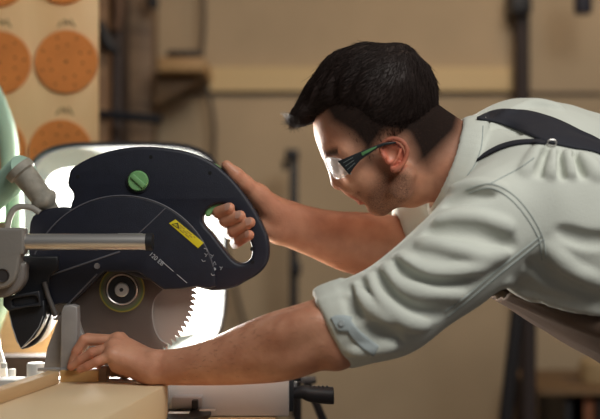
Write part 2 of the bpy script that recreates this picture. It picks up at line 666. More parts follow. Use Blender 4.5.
# plywood panel with sanding discs
YD = 0.80
M_ply = wood('plywood', (0.70, 0.43, 0.20), (0.86, 0.60, 0.33), (3, 3, 0.9), 0.5, 1.2)
t = thing('plywood_panel', 'pale plywood panel that carries the orange sanding discs', 'panel', P(20, 160, YD))
o = pxbox('board', -130, -60, 98, 215, YD, YD + 0.018, M_ply, t, 0.001)
M_pin = mat('pencil_writing', (0.16, 0.11, 0.05), 0.8)
for (px, py) in ((66, 23), (2, 23), (64, 111), (-4, 110)):
    m = MB()
    for st in (((-8, 4), (-6, 1), (-5, -2)), ((-2, 3), (-1.5, -4), (1, -1), (3.5, 3), (2, -2)), ((5, -4), (6, 0), (9, 4))):
        m.tube([P(px + x, py + y, YD - 0.0004) for x, y in st], R(0.75, YD), 6)
    m.build('writing', M_pin, t)

M_disc = mat('sanding_disc_orange', (0.66, 0.22, 0.05), 0.75, var=(14, 0.10), bump=(400, 0.4))
M_hole = mat('disc_hole_dark', (0.10, 0.035, 0.012), 0.9)


def sanding_disc(px, py, label, rot):
    r = R(31.5, YD - 0.012)
    t = thing('sanding_disc', label, 'sanding disc', P(px, py, YD - 0.006), 'sanding discs hung on the plywood panel')
    c = P(px, py, YD - 0.0105)
    m = MB()
    m.lathe([(0, 0.010), (r - 0.001, 0.010), (r, 0.008), (r, 0.002), (r - 0.001, 0), (0, 0)], c, (0, 1, 0), 64)
    hm = m
    nf = len(m.bm.faces)
    spots = [(0.0, 0.0, 0.0038)]
    for k in range(8):
        an = rot + k * math.pi / 4
        spots.append((0.80 * r * math.cos(an), 0.80 * r * math.sin(an), 0.0028))
        if k % 2:
            an += 0.15
        spots.append((0.53 * r * math.cos(an + .2), 0.53 * r * math.sin(an + .2), 0.0027))
    for x, z, rr in spots:
        hm.lathe([(0, -0.0004), (rr, -0.0004), (rr, 0.002), (0, 0.002)], c + np.array([x, 0, z]), (0, 1, 0), 16)
    hm.bm.faces.ensure_lookup_table()
    for f_ in hm.bm.faces[nf:]:
        f_.material_index = 1
    o = hm.build('abrasive_pad', M_disc, t)
    o.data.materials.append(M_hole)


sanding_disc(66, 61.5, 'round orange sanding disc, the fully visible one under the pencilled numbers', 0.35)
sanding_disc(-1, 62.5, 'orange sanding disc cut by the left image edge, level with the fully visible one', 0.1)
sanding_disc(63, -28, 'orange sanding disc of which only the lower rim shows at the top of the panel', 0.2)
sanding_disc(-3, -25, 'orange sanding disc at the top left corner of the plywood panel, lower rim showing', 0.6)
sanding_disc(60, 151, 'orange sanding disc half hidden behind the rim of the round lamp', 0.0)
sanding_disc(-6, 149, 'orange sanding disc behind the pale green hose at the left edge', 0.3)

# round studio lamp behind the saw
YL = 0.55
t = thing('studio_lamp', 'big round glowing lamp with a black rim behind the saw blade', 'lamp', P(118, 560, YL))
LC = P(118, 248, YL)
RL = R(107, YL)
M_glow = mat('lamp_diffuser', (1, 1, 1), 0.6, emit=((1.0, 0.99, 0.95), 4.0))


def sup(cx, cy, a_, b_, e=4.5, n=96):
    out = []
    for k in range(n):
        t_ = 2 * math.pi * k / n
        ct, st_ = math.cos(t_), math.sin(t_)
        out.append((cx + a_ * math.copysign(abs(ct) ** (2 / e), ct), cy + b_ * math.copysign(abs(st_) ** (2 / e), st_)))
    return out


def loft(name, rings, material, parent, cap_end=False):
    m_ = MB()
    rr_ = []
    for rg_ in rings:
        a_, b_, dy = rg_[:3]
        rr_.append([m_.bm.verts.new(P(x, y, YL) + np.array([0, dy, 0])) for x, y in sup(LX, LZ, a_, b_, *rg_[3:])])
    for A_, B_ in zip(rr_, rr_[1:]):
        for k in range(len(A_)):
            q = (k + 1) % len(A_)
            m_.bm.faces.new([A_[k], A_[q], B_[q], B_[k]])
    if cap_end:
        m_.bm.faces.new(rr_[-1])
    return m_.build(name, material, parent)


LX, LZ = 123.5, 252
LC = P(LX, LZ, YL)
loft('lamp_shell', [(99, 104, 0.012), (101, 106, 0.0), (104, 110, 0.0), (104.5, 110.5, 0.006), (103, 109, 0.03), (80, 86, 0.12), (30, 30, 0.20)], mat('lamp_black', (0.012, 0.013, 0.018), 0.45), t, True)
loft('reflector_ring', [(101, 106, 0.004), (85, 85, 0.050, 7)], mat('grey_reflector', (0.13, 0.15, 0.145), 0.5, metal=0.1), t)
loft('diffuser', [(86, 86, 0.048, 7), (60, 60, 0.046), (20, 20, 0.0455)], M_glow, t, True)
MB().tube([LC + np.array([0, 0.19, 0]), LC + np.array([0, 0.25, -0.1]), P(118, 760, YL + 0.25) * np.array([1, 1, 0])], 0.015, 14).build('stand', M_dark, t)

# ------------------------------------------------------------------ workbench
ZT = CZ - 0.29      # saw table top = slab top
ZB = CZ - 0.36      # workbench top
M_bench = wood('bench_wood', (0.62, 0.42, 0.22), (0.78, 0.58, 0.34), (1.5, 14, 14))
t = thing('workbench', 'pale wooden workbench under the saw', 'workbench', (-0.35, 0.05, 0))
MB().box((-0.95, -0.42, ZB - 0.045), (P(276, 415, 0)[0], 0.50, ZB), 0.003).build('bench_top', M_bench, t)
for x in (-0.88, -0.14):
    for y in (-0.34, 0.42):
        MB().box((x - 0.04, y - 0.04, 0), (x + 0.04, y + 0.04, ZB - 0.045), 0.004).build('leg', M_bench, t)

# ------------------------------------------------------------------ mitre saw
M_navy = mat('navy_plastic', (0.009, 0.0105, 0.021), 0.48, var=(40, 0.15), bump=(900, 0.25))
M_navy2 = mat('navy_edge_highlight', (0.11, 0.11, 0.13), 0.4)  # lighter navy: edge highlights painted into the rim and ribs
M_blackp = mat('black_plastic', (0.012, 0.013, 0.017), 0.5, bump=(300, 0.2))
M_steel = mat('brushed_steel', (0.66, 0.63, 0.60), 0.33, metal=0.85)
M_blade = mat('blade_steel', (0.46, 0.42, 0.39), 0.36, metal=0.45)
_nt = M_blade.node_tree
_tg = _nt.nodes.new('ShaderNodeTangent')
_tg.direction_type = 'RADIAL'
_tg.axis = 'Y'
_nt.links.new(_tg.outputs[0], _nt.nodes['Principled BSDF'].inputs['Tangent'])
_nt.nodes['Principled BSDF'].inputs['Anisotropic'].default_value = 0.9
_nt.nodes['Principled BSDF'].inputs['Anisotropic Rotation'].default_value = 0.25
M_alu = mat('cast_aluminium', (0.50, 0.48, 0.46), 0.5, metal=0.35, bump=(120, 0.15))
M_green = mat('green_plastic', (0.17, 0.37, 0.15), 0.45)
saw = thing('mitre_saw', 'big navy sliding mitre saw with green knob, its handle held by the man', 'mitre saw', (-0.33, 0.02, ZB))

# upper body plate with D handle
YF = -0.030
outer = [(70.5, 205), (73, 198), (72, 192), (67.5, 185), (68.5, 176), (72, 168), (90, 157.5), (112.6, 150), (137.7, 146.5), (163, 147.5), (187, 151.5), (206, 158.5),
         (219, 167), (233, 180), (245, 195), (256, 212), (265, 230), (269, 243), (269, 257), (265, 267), (257, 275), (245, 282), (236, 287), (224, 290), (209, 290.5),
         (196, 287.5), (180, 287), (164, 289.5), (152, 282), (130, 275), (100, 262), (80, 240), (70, 220)]
hole = [(202.5, 222), (205, 212), (213, 205.5), (223, 204), (233, 208), (241, 219), (247, 232), (251.5, 246), (251.5, 256), (247, 262), (240, 263.5), (233, 260), (224, 249.5), (213, 235)]
plate('body_shell', [crom(outer, 4), crom(hole, 5)[::-1]], YF, 0.022, 0.006, M_navy, saw, res=4)

# blade guard drum in front
arc = [(122 + 94 * math.cos(math.radians(a)), 289.5 - 94 * math.sin(math.radians(a))) for a in range(2, 181, 4)]
gl = arc[:-2] + [(28.6, 283), (30, 300), (50, 306), (71, 303), (88, 287), (104, 272), (137, 272), (151, 281), (164, 289.5), (180, 289), (196, 286.5), (209, 288.5)]
g = plate('blade_guard', [gl], -0.040, 0.03, 0.0035, M_navy, saw, res=3)
# rim bead on the guard, moulded ribs
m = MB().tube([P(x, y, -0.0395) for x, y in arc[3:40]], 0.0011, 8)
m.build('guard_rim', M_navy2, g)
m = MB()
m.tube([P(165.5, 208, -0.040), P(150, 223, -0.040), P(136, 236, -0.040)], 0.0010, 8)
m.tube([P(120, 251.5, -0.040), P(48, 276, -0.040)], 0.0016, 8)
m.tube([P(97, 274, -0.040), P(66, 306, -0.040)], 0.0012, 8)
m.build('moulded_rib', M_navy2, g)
MB().lathe([(0, -0.002), (R(1.6, 0), -0.002), (R(2.7, 0), -0.0025), (R(2.9, 0), 0.0), (R(2.9, 0), 0.004), (0, 0.004)], P(97, 266, -0.041), (0, 1, 0), 20).build('screw', mat('pale_screw', (0.35, 0.34, 0.36), 0.35, metal=0.6), g)

# green turn knob
YK = -0.034
k = MB().lathe([(0, -0.004), (R(9, 0), -0.004), (R(10.2, 0), -0.001), (R(10.4, 0), 0.006), (0, 0.006)], P(138, 181, YK), (0, 1, 0), 40).build('turn_knob', M_green, saw)
MB().lathe([(R(10.4, 0), 0), (R(11.8, 0), 0), (R(11.8, 0), 0.005), (R(10.4, 0), 0.005)], P(138, 181, YK + 0.001), (0, 1, 0), 40).build('knob_socket', M_blackp, k)
m = MB()
cr = Matrix.Rotation(math.radians(42), 3, 'Y')
c = P(138, 181, YK - 0.0055)
m.box(c - np.array([R(8.3, 0), .0022, R(2.5, 0)]), c + np.array([R(8.3, 0), .002, R(2.5, 0)]), 0.0018, cr)
m.build('knob_grip', M_green, k)
for x, y in ((78, 176.5), (151, 157), (210, 173), (252, 249), (252.5, 262)):
    MB().lathe([(0, -0.0006), (R(1.9, 0), -0.0006), (R(1.9, 0), 0.003), (0, 0.003)], P(x, y, YF), (0, 1, 0), 16).build('screw_hole', mat('hole_black', (0.003, 0.003, 0.004), 0.8), saw)

# trigger and lock lever
plate('trigger', [crom([(205, 214), (207, 207), (213, 201.5), (220, 200.5), (225, 204), (221, 208), (214, 211), (208, 217)], 4)], -0.022, 0.012, 0.003, M_green, saw)
MB().tube(crom([P(214, 165, -0.006), P(222, 170.5, -0.012), P(230, 178, -0.014), P(236, 185, -0.012)], 6, False), 0.0035, 12).build('lock_lever', M_green, saw)

# labels and lettering
M_yel = mat('yellow_label', (0.72, 0.60, 0.02), 0.5)
M_ink = mat('label_ink', (0.06, 0.05, 0.015), 0.6)
YG = -0.0405
lb = plate('warning_label', [[(169, 223.3), (175.3, 219.4), (203.8, 242.8), (198.0, 248.2)]], YG - 0.0006, YG + 0.0005, 0.0001, M_yel, saw)
plate('warning_triangle', [[(171.2, 224.2), (179.3, 229.6), (178.2, 222.6)], [(173.2, 224.4), (177.5, 227.3), (177.2, 223.9)]], YG - 0.0009, YG - 0.0005, 0.00001, M_ink, lb)
ex = math.degrees(math.atan2(23.4, 28.5))
text_mesh('label_text', '!', 174.9, 226.4, YG - 0.0010, 2.9, -ex, M_ink, lb)
u = np.array([28.5, 23.4]) / math.hypot(28.5, 23.4)
v = np.array([-u[1], u[0]])
base = np.array([178.0, 223.0])
m = MB()
for i in range(3):
    p0 = base + u * 2.5 + v * (0.4 + i * 1.8)
    p1 = p0 + u * (20.5 - 2.5 * i)
    seg_ = 9
    for k in range(seg_):
        if (k + i) % 4 == 3:
            continue
        q0, q1 = p0 + (p1 - p0) * (k / seg_), p0 + (p1 - p0) * ((k + 0.8) / seg_)
        m.tube([P(*q0, YG - 0.0007), P(*q1, YG - 0.0007)], R(0.42, 0), 6)
m.build('label_text', mat('label_brown', (0.30, 0.16, 0.03), 0.6), lb)
M_print = mat('grey_print', (0.42, 0.43, 0.46), 0.6)
text_mesh('lettering', '120 EB', 148.6, 254.8, YG - 0.0006, 4.4, -40, M_print, g)
m = MB()
for a_, b_ in (((161.5, 261), (173.5, 271.5)), ((177, 274.5), (187, 283))):
    m.tube([P(*a_, YG), P(*b_, YG)], 0.0006, 6)
m.build('printed_line', M_print, g)
m = MB()
rs = random.Random(3)
for (x, y, kx) in ((205.5, 250, 0), (212, 256, 1), (203.5, 260.5, 2), (214.5, 263.5, 3), (214.5, 269, 4), (221, 268, 1), (213, 274.5, 2), (206, 255, 1)):
    yy_ = (YG if math.hypot(x + 1.5 - 122, y - 289.5) < 95 else YF) - 0.0004
    q = (lambda dx, dy: P(x + dx, y + dy, yy_))
    if kx == 0:
        m.tube([q(-1.6, -1.5), q(1.4, -1.2), q(1.6, 1.5)], 0.0006, 6)
    elif kx == 1:
        m.tube([q(-1.5, -1.6), q(.3, .2), q(1.6, -1.2)], 0.0005, 6)
        m.tube([q(.3, .2), q(-.4, 2)], 0.0005, 6)
    elif kx == 2:
        m.tube([q(-1.9, -1), q(-.6, 1), q(1.9, .4)], 0.0006, 6)
    elif kx == 3:
        m.tube([q(0, -2), q(-1.7, 1.3), q(1.7, 1.3), q(0, -2)], 0.0005, 6)
    else:
        m.lathe([(0, -0.0004), (R(1.5, 0), -0.0004), (R(1.5, 0), 0.001), (0, 0.001)], P(x, y, yy_), (0, 1, 0), 14)
m.build('pictogram_marks', M_print, saw)

# blade
NT = 80
RB = 74.0
m = MB()
ring = []
for i in range(NT):
    a0 = 2 * math.pi * i / NT
    st = 2 * math.pi / NT
    for (f, rr) in ((0.0, RB - 3.6), (0.12, RB - 4.2), (0.34, RB - 1.4), (0.55, RB + 0.2), (0.86, RB + 1.2), (0.90, RB - 1.6)):
        ring.append((122 + rr * math.cos(a0 + f * st), 289.5 + rr * math.sin(a0 + f * st)))
bl = plate('saw_blade', [ring], -0.0013, 0.0013, 0.0001, M_blade, saw, res=0)
_c = Vector(P(122, 289.5, 0)) - wpos(bl)
bl.data.transform(Matrix.Translation(-_c))
bl.location = Vector(bl.location) + _c
bl.data.materials[0] = M_blade
fl = MB().lathe([(0, -0.007), (R(6.2, 0), -0.007), (R(7.0, 0), -0.0055), (R(7.2, 0), -0.003), (0, -0.003)], P(122, 289.5, -0.012), (0, 1, 0), 32).build('arbor_bolt', M_steel, saw)
MB().lathe([(0, -0.0078), (R(2.0, 0), -0.0078), (R(2.2, 0), -0.0068), (0, -0.0068)], P(122, 289.5, -0.012), (0, 1, 0), 6).build('bolt_socket', M_dark, fl)
MB().lathe([(R(6.0, 0), -0.003), (R(13.0, 0), -0.003), (R(13.6, 0), 0.0), (R(13.6, 0), 0.010), (R(6.0, 0), 0.010)], P(122, 289.5, -0.012), (0, 1, 0), 48).build('blade_flange', M_blackp, saw)
MB().lathe([(R(14.0, 0), -0.0015), (R(15.0, 0), -0.0025), (R(15.8, 0), -0.0015), (R(15.8, 0), 0.0095), (R(14.0, 0), 0.0095)], P(122, 289.5, -0.0115), (0, 1, 0), 48).build('flange_ring', M_steel, saw)
for (r0, r1, cc, nm) in ((16.5, 19.3, (0.10, 0.09, 0.06), 'dull'), (19.3, 21.2, (0.085, 0.115, 0.04), 'greenish'), (21.2, 22.6, (0.24, 0.19, 0.03), 'yellow')):
    o = MB().lathe([(R(r0, 0), -0.0003), (R(r1, 0), -0.0003), (R(r1, 0), 0.0006), (R(r0, 0), 0.0006)], P(122, 289.5, -0.0136), (0, 1, 0), 64).build('blade_print_ring', mat(nm + '_print', cc, 0.5), bl)
    o['label'] = nm + ' printed ring around the blade centre'

# see-through retractable guard in front of the blade
M_clear = mat('smoked_guard', (0.13, 0.095, 0.08), 0.4, trans=0.0, alpha=0.42)
lg = [(71, 303), (88, 287), (104, 272), (137, 272), (151, 281), (163, 290), (156, 297), (152.5, 307), (152.5, 318), (155, 330), (160, 339), (168, 345), (160, 352),
      (146, 360), (128, 364), (108, 362), (90, 356), (76, 346), (62, 330), (58, 315)]
o = plate('lower_guard', [lg], -0.013, -0.010, 0.0008, M_clear, saw)
o['label'] = 'smoke-tinted see-through lower guard'
m = MB().tube(crom([P(x, y, -0.0125) for x, y in ((163, 290), (156, 297), (152.5, 307), (152.5, 318), (155, 330), (160, 339), (168, 345))], 5, False), 0.0009, 8)
m.build('guard_edge', mat('pale_edge', (0.36, 0.34, 0.33), 0.3), o)

# motor and far side
MB().lathe([(0, 0), (0.052, 0), (0.056, 0.01), (0.056, 0.13), (0.045, 0.15), (0, 0.152)], P(140, 225, 0.022) , (0, 1, 0), 40).build('motor_housing', M_navy, saw)

# slide rail with bracket
YR = -0.10
ra = R(8.2, YR)
a, b = P(14, 241.8, YR), P(146, 241.8, YR)
r1 = MB().lathe([(0, 0), (ra, 0), (ra, b[0] - a[0]), (0, b[0] - a[0])], a, (1, 0, 0), 48).build('slide_rail', M_steel, saw)
MB().lathe([(0, 0), (ra, 0), (ra * 1.1, 0.001), (ra * 1.1, 0.011), (ra * .85, 0.0125), (0, 0.0125)], b, (1, 0, 0), 40).build('rail_cap', M_blackp, r1)
MB().tube([P(118, 233.7, YR), P(143, 233.7, YR)], 0.0008, 6).build('rail_clip', M_steel, r1)
M_bracket = mat('grey_bracket', (0.25, 0.23, 0.21), 0.5, metal=0.2, bump=(200, 0.15))
br = plate('rail_bracket', [crom([(-30, 228), (-5, 228), (20, 228), (23.5, 231), (23.5, 252), (20, 256), (18, 268), (15, 279), (9, 286), (0, 289), (-14, 288), (-30, 280)], 3),
                            ], YR - 0.017, YR + 0.017, 0.005, M_bracket, saw, res=4)
MB().lathe([(0, -0.001), (R(5.2, YR), -0.001), (R(6.5, YR), -0.003), (R(7, YR), 0.0), (0, 0.004)], P(2.5, 275.5, YR - 0.017), (0, 1, 0), 28).build('pivot_bolt', mat('pivot_dark', (0.04, 0.035, 0.035), 0.5), br)
# swing-arm castings behind the bracket
plate('pivot_arm', [crom([(-20, 262), (20, 262), (24, 272), (22, 284), (13, 294), (-2, 298), (-20, 292)], 4)], YR + 0.0, YR + 0.04, 0.005, mat('worn_grey', (0.18, 0.16, 0.15), 0.55), saw)
plate('carriage', [[(18, 256), (58, 256), (58, 270), (50, 276), (46, 296), (34, 330), (20, 330), (14, 300)]], -0.05, 0.05, 0.004, M_blackp, saw)
m = MB().tube([P(44, 282, -0.052), P(48, 296, -0.052), P(56, 316, -0.052)], 0.0045, 12)
m.build('linkage_bar', mat('linkage_grey', (0.085, 0.075, 0.072), 0.5), saw)
MB().lathe([(0, -0.006), (0.005, -0.006), (0.0065, -0.004), (0.0065, 0), (0, 0)], P(22, 266, -0.052), (0, 1, 0), 20).build('carriage_bolt', mat('worn_steel', (0.14, 0.13, 0.12), 0.4, metal=0.6), saw)
plate('latch_box', [[(3, 297), (39, 291), (41, 306), (30, 307), (8, 311), (3, 306)], crom([(12, 299), (32, 295.5), (37, 297), (38, 301), (36, 303.5), (14, 307), (12, 303)], 2)[::-1]], -0.075, -0.05, 0.0016, mat('latch_black', (0.020, 0.021, 0.026), 0.4), saw)
pl = plate('latch_panel', [[(10, 297), (39, 293), (40, 305), (10, 309)]], -0.068, -0.052, 0.0015, M_blackp, saw)
# dust chute
ch = plate('dust_chute', [[(8, 306), (44, 300), (45, 316), (41, 327), (34, 338), (21, 348.5), (16, 342), (11, 326)]], -0.060, -0.02, 0.003, M_blackp, saw)
m = MB().tube([P(x, y, -0.061) for x, y in ((9, 312), (12, 326), (17, 341), (21, 348.5), (31, 338), (39, 327), (43, 316))], 0.0009, 6)
m.build('chute_glint', mat('glint_grey', (0.30, 0.31, 0.33), 0.4), ch)  # pale line imitates the glint along the chute's edge
plate('rear_chute', [crom([(28, 300), (52, 300), (50, 318), (44, 334), (36, 344), (24, 349), (20, 344)], 3)], -0.02, 0.05, 0.004, M_blackp, saw)

# carrying grip and dust port
m = MB().tube(crom([P(7, 229, -0.03), P(9, 219, -0.03), P(14, 209.5, -0.03), (P(22, 206.5, -0.03)), P(32, 208, -0.03), P(40, 213, -0.03)], 6, False), R(3.1, 0), 14)
m.build('grey_grip', mat('warm_grey_plastic', (0.28, 0.26, 0.23), 0.55), saw)
plate('rear_body', [crom([(30, 222), (40, 212), (52, 208), (66, 207), (74, 212), (66, 232), (48, 262), (30, 262)], 3)], -0.035, 0.06, 0.005, M_navy, saw)

# base casting, turntable, fence
M_base = mat('base_grey', (0.50, 0.49, 0.48), 0.5, metal=0.1, bump=(60, 0.1))
xb = P(289, 380, -0.03)[0]
bs = MB().box((P(160, 400, -0.03)[0], -0.03, ZB + 0.001), (xb, 0.12, ZT), 0.004).build('saw_base', M_base, saw)
MB().box((P(-60, 400, -0.05)[0], -0.068, ZB + 0.03), (P(168, 400, -0.05)[0], -0.02, ZT), 0.004).build('saw_table', M_base, saw)
MB().box(P(171.5, 408.5, -0.06), P(203.5, 394, -0.025), 0.003).build('base_foot', mat('foot_grey', (0.36, 0.36, 0.37), 0.5), saw)
MB().box(P(191.5, 410, -0.075), P(198.5, 399, -0.06), 0.002).build('index_lug', M_dark, saw)
m = MB().lathe([(0, 0), (0.058, 0), (0.060, 0.004), (0.060, 0.007), (0, 0.008)], P(176, 417, -0.06), (0, 0, 1), 48)
m.build('index_plate', mat('index_dark', (0.05, 0.05, 0.055), 0.5), saw)
m = MB()
m.box(P(168, 413.6, -0.118) , P(190, 411.3, -0.100), 0.0012)
m.box(P(199, 411.2, -0.09), P(216, 408.8, -0.075), 0.0018)
m.build('scale_strip', mat('pale_scale', (0.75, 0.76, 0.76), 0.35), saw)
kn = MB().tube(crom([P(288, 395, 0.02), P(295, 393.5, 0.02), P(303, 392, 0.02), P(311, 394, 0.02), P(322, 395, 0.02), P(331, 395.5, 0.02), P(334, 395.5, 0.02)], 5, False),
               lambda q: R(4.0 + 4.8 * math.sin(min(1, q * 1.25) * math.pi * 0.52) * (1 if q < .93 else 1 - (q - .93) * 5), 0), 20).build('mitre_lock_handle', M_blackp, saw)
m = MB()
for i in range(6):
    m.tube([P(306 + i * 4.2, 386.6 - 0.0 * i, 0.015), P(306 + i * 4.2, 386.4, 0.030)], 0.0018, 8)
m.build('grip_ridges', M_blackp, kn)
MB().tube([P(289, 378, 0.03), P(301, 378, 0.03)], 0.0055, 14).build('trim_lever', M_blackp, saw)
MB().box(P(287.5, 412, 0.01), P(294, 376, 0.05), 0.003).build('lock_mount', M_blackp, saw)
t2 = thing('folding_stand', 'dark tubular folding stand below the lock handle of the saw', 'stand', P(300, 640, 0.36))
MB().tube([P(298, 374, 0.36), P(298, 640, 0.36)], R(3.6, .36), 12).build('leg', M_dark, t2)
MB().tube([P(305, 378, 0.38), P(345, 470, 0.38), P(405, 640, 0.38)], R(4.2, .36), 12).build('leg', M_dark, t2)
MB().box(P(296, 384, 0.34), P(316, 376, 0.40), 0.004).build('bracket', M_dark, t2)

# fence seen end on
M_fence = mat('fence_grey', (0.36, 0.34, 0.335), 0.45, metal=0.35, var=(30, 0.1))
fn = plate('fence', [[(60, 372), (61, 312), (63.5, 306), (72, 305), (77, 307), (77.5, 318), (77, 340), (75.5, 372)]], -0.078, -0.05, 0.002, M_fence, saw)
plate('fence_web', [[(59, 316), (57, 322), (52, 335), (46.5, 350), (43, 372), (84, 372), (84, 338), (80, 328), (77.5, 318)]], -0.05, -0.030, 0.002, M_fence, saw)
m = MB().tube([P(38, 369.5, -0.08), P(60, 369, -0.08)], 0.0028, 10)
m.box(P(60, 371.5, -0.085), P(76, 367.5, -0.07), 0.001)
m.build('fence_rod', M_fence, fn)
MB().lathe([(0, 0), (R(9, 0), 0), (R(9, 0), R(13, 0)), (R(8.2, 0), R(14.2, 0)), (0, R(14.4, 0))], P(36, 377, 0.0), (0, 0, 1), 36).build('clamp_boss', mat('pale_boss', (0.60, 0.60, 0.58), 0.45), saw)
m = MB()
m.lathe([(0, 0), (R(16, 0), 0), (R(15, 0), R(10, 0)), (R(9, 0), R(30, 0)), (R(6, 0), R(52, 0)), (0, R(60, 0))], P(-8, 377, 0.04), (0, 0, 1), 36)
m.build('side_clamp', mat('pale_clamp', (0.66, 0.68, 0.66), 0.4), saw)
m = MB()
m.lathe([(0, 0), (R(3.6, 0), 0), (R(3.6, 0), R(7, 0)), (0, R(7.6, 0))], P(12, 376, 0.0), (0, 0, 1), 20)
m.lathe([(0, 0), (R(3.0, 0), 0), (R(3.0, 0), R(5, 0)), (0, R(5.6, 0))], P(4, 376, 0.0) + np.array([0, 0, R(8, 0)]), (0, 0, 1), 20)
m.build('clamp_knob', mat('pale_clamp', (0.66, 0.68, 0.66), 0.4), saw)

# ------------------------------------------------------------------ extraction hose
M_conn = mat('hose_grey', (0.30, 0.275, 0.23), 0.6, var=(60, 0.25), bump=(150, 0.2))
t = thing('dust_hose', 'pale green ribbed dust hose with a grey elbow plugged into the saw', 'hose', P(50, 212, 0.0))
cp = crom([P(18, 168, -0.02), P(27, 178, -0.02), P(37, 191, -0.015), P(45, 202, -0.01), P(51, 213, 0.0)], 10, False)


def crad(q):
    r = 12.5 - 2.2 * q
    if q < 0.17:
        r += 2.8
    if 0.62 < q < 0.78:
        r += 3.0 * math.sin((q - 0.62) / 0.16 * math.pi) ** 0.6
    if q > 0.8:
        r -= 1.2
    return R(r, 0)


MB().tube(cp, crad, 32).build('hose_connector', M_conn, t)


def hose(path, r, name, par, pitch=0.0045):
    p = np.array(path)
    # resample by arclength
    L = np.concatenate([[0], np.cumsum(np.linalg.norm(np.diff(p, axis=0), axis=1))])
    n = int(L[-1] / pitch * 6)
    s_ = np.linspace(0, L[-1], n)
    q = np.stack([np.interp(s_, L, p[:, i]) for i in range(3)], 1)
    rr = [r * (1 + 0.05 * math.sin(s_[i] / pitch * 2 * math.pi)) for i in range(n)]
    return MB().tube(q, rr, 28).build(name, mat('pale_green_hose', (0.34, 0.50, 0.40), 0.55), par)


hose(crom([P(24, 168, -0.02), P(14, 177, 0.0), P(2, 189, 0.02), P(-14, 203, 0.05), P(-40, 225, 0.09)], 12, False), R(14, 0), 'ribbed_hose', t)
t = thing('air_hose', 'pale green hose hanging down in front of the plywood panel at the left edge', 'hose', P(8, 170, 0.42))
hose(crom([P(-90, -420, 0.42), P(-70, -200, 0.42), P(-45, -50, 0.42), P(-34, 20, 0.42), P(-18, 70, 0.42), P(-3, 104, 0.42), P(7, 135, 0.42), P(10, 170, 0.42), P(14, 215, 0.42), P(10, 270, 0.42), P(-10, 330, 0.42)], 12, False), R(9.5, .42), 'ribbed_hose', t, 0.006)
o = MB().box(P(-14, 222, 0.30), P(5.5, 201, 0.36), 0.004).build('green_case', mat('green_case', (0.08, 0.30, 0.10), 0.5))
setprops(o, 'small green block at the left edge behind the grey grip of the saw', 'block')
MB

# pale timber seen under the rail at left
o = MB().box(P(-60, 372, 0.47), P(64, 284, 0.53), 0.003).build('timber_block', wood('pale_timber', (0.50, 0.36, 0.20), (0.62, 0.46, 0.27)))
setprops(o, 'pale timber board standing behind the saw under its rail', 'board')
o = MB().box(P(-40, 381, 0.30), P(64, 353, 0.36), 0.003).build('dark_offcut', mat('dark_offcut', (0.06, 0.045, 0.04), 0.7))
setprops(o, 'dark strip lying in front of the pale timber board at the left', 'strip')

# ------------------------------------------------------------------ wood being cut
M_slab = wood('slab_maple', (0.70, 0.52, 0.31), (0.80, 0.62, 0.40), (1.2, 1.2, 1.2), 0.5, 0.8)
M_slab.node_tree.nodes['Principled BSDF'].inputs['Roughness'].default_value = 0.75
dS = 1.893
xl, xr = (30 - 300) * dS / F, (168 - 300) * dS / F
ang = math.radians(9.6)


def slab_mesh(name, x0, x1, z0, z1, ystart, length, material, parent=None, bev=0.002, ang=ang):
    """board running from ystart toward the viewer, swung a little to the left"""
    m = MB()
    m.box((x0, -length, z0), (x1, 0, z1), bev)
    bmesh.ops.rotate(m.bm, verts=m.bm.verts[:], cent=(x1, 0, z0), matrix=Matrix.Rotation(-ang, 3, 'Z'))
    bmesh.ops.translate(m.bm, verts=m.bm.verts[:], vec=(0, ystart, 0))
    return m.build(name, material, parent)


o = slab_mesh('thick_board', xl, xr, ZB + 0.002, ZT, CAMY + dS, 0.62, M_slab)
setprops(o, 'thick pale wooden board in the foreground with its top face and end grain showing', 'board')
zs = CZ + (209.5 - 371) * dS / F
xs = (59.5 - 300) * dS / F
o = slab_mesh('wooden_strip', xs - 0.022, xs, ZT + 0.0005, zs, CAMY + dS - 0.002, 0.6, wood('strip_wood', (0.50, 0.32, 0.16), (0.62, 0.42, 0.23), (3, 3, 12)), ang=math.radians(12.5))
setprops(o, 'narrow wooden strip lying along the left of the thick board', 'strip')
o = MB().box((P(60.2, 383, -0.09)[0], -0.092, ZT + 0.0005), (P(98.5, 383, -0.09)[0], 0.0 - 0.055, CZ + (209.5 - 370.5) * 1.91 / F), 0.0012).build('workpiece', wood('workpiece_wood', (0.52, 0.30, 0.11), (0.66, 0.42, 0.18), (2, 14, 30)))
setprops(o, 'small block of wood pinned under the fingers of the left hand', 'wood block')
o = MB().box((P(98.8, 383, -0.09)[0], -0.088, ZT + 0.0005), (P(106, 383, -0.09)[0], -0.05, CZ + (209.5 - 368.0) * 1.91 / F), 0.001).build('block_end', wood('block_end_wood', (0.20, 0.13, 0.09), (0.30, 0.21, 0.15)))  # darker end of the wood block, made as a separate piece
setprops(o, 'darker end of the small wood block under the fingers', 'offcut')
# ------------------------------------------------------------------ the man
YH = -0.05                       # mid plane of the head
HD = YH - CAMY


def H(px, py, off=0.0):
    """head point: photo position on the head's mid plane, off = px toward the far side (+)"""
    p = P(px, py, YH)
    p[1] += off * HD / F
    return p


def hr(px):
    return px * HD / F


PIT = math.radians(28)
FW = np.array([-math.cos(PIT), 0, -math.sin(PIT)])
UPV = np.array([-math.sin(PIT), 0, math.cos(PIT)])
SD = np.array([0, 1.0, 0])
HR = [FW, UPV, SD]
h_ = 0.0024
body = Vol((-0.45, -0.40, 0.93), (0.66, 0.30, 1.60), h_)

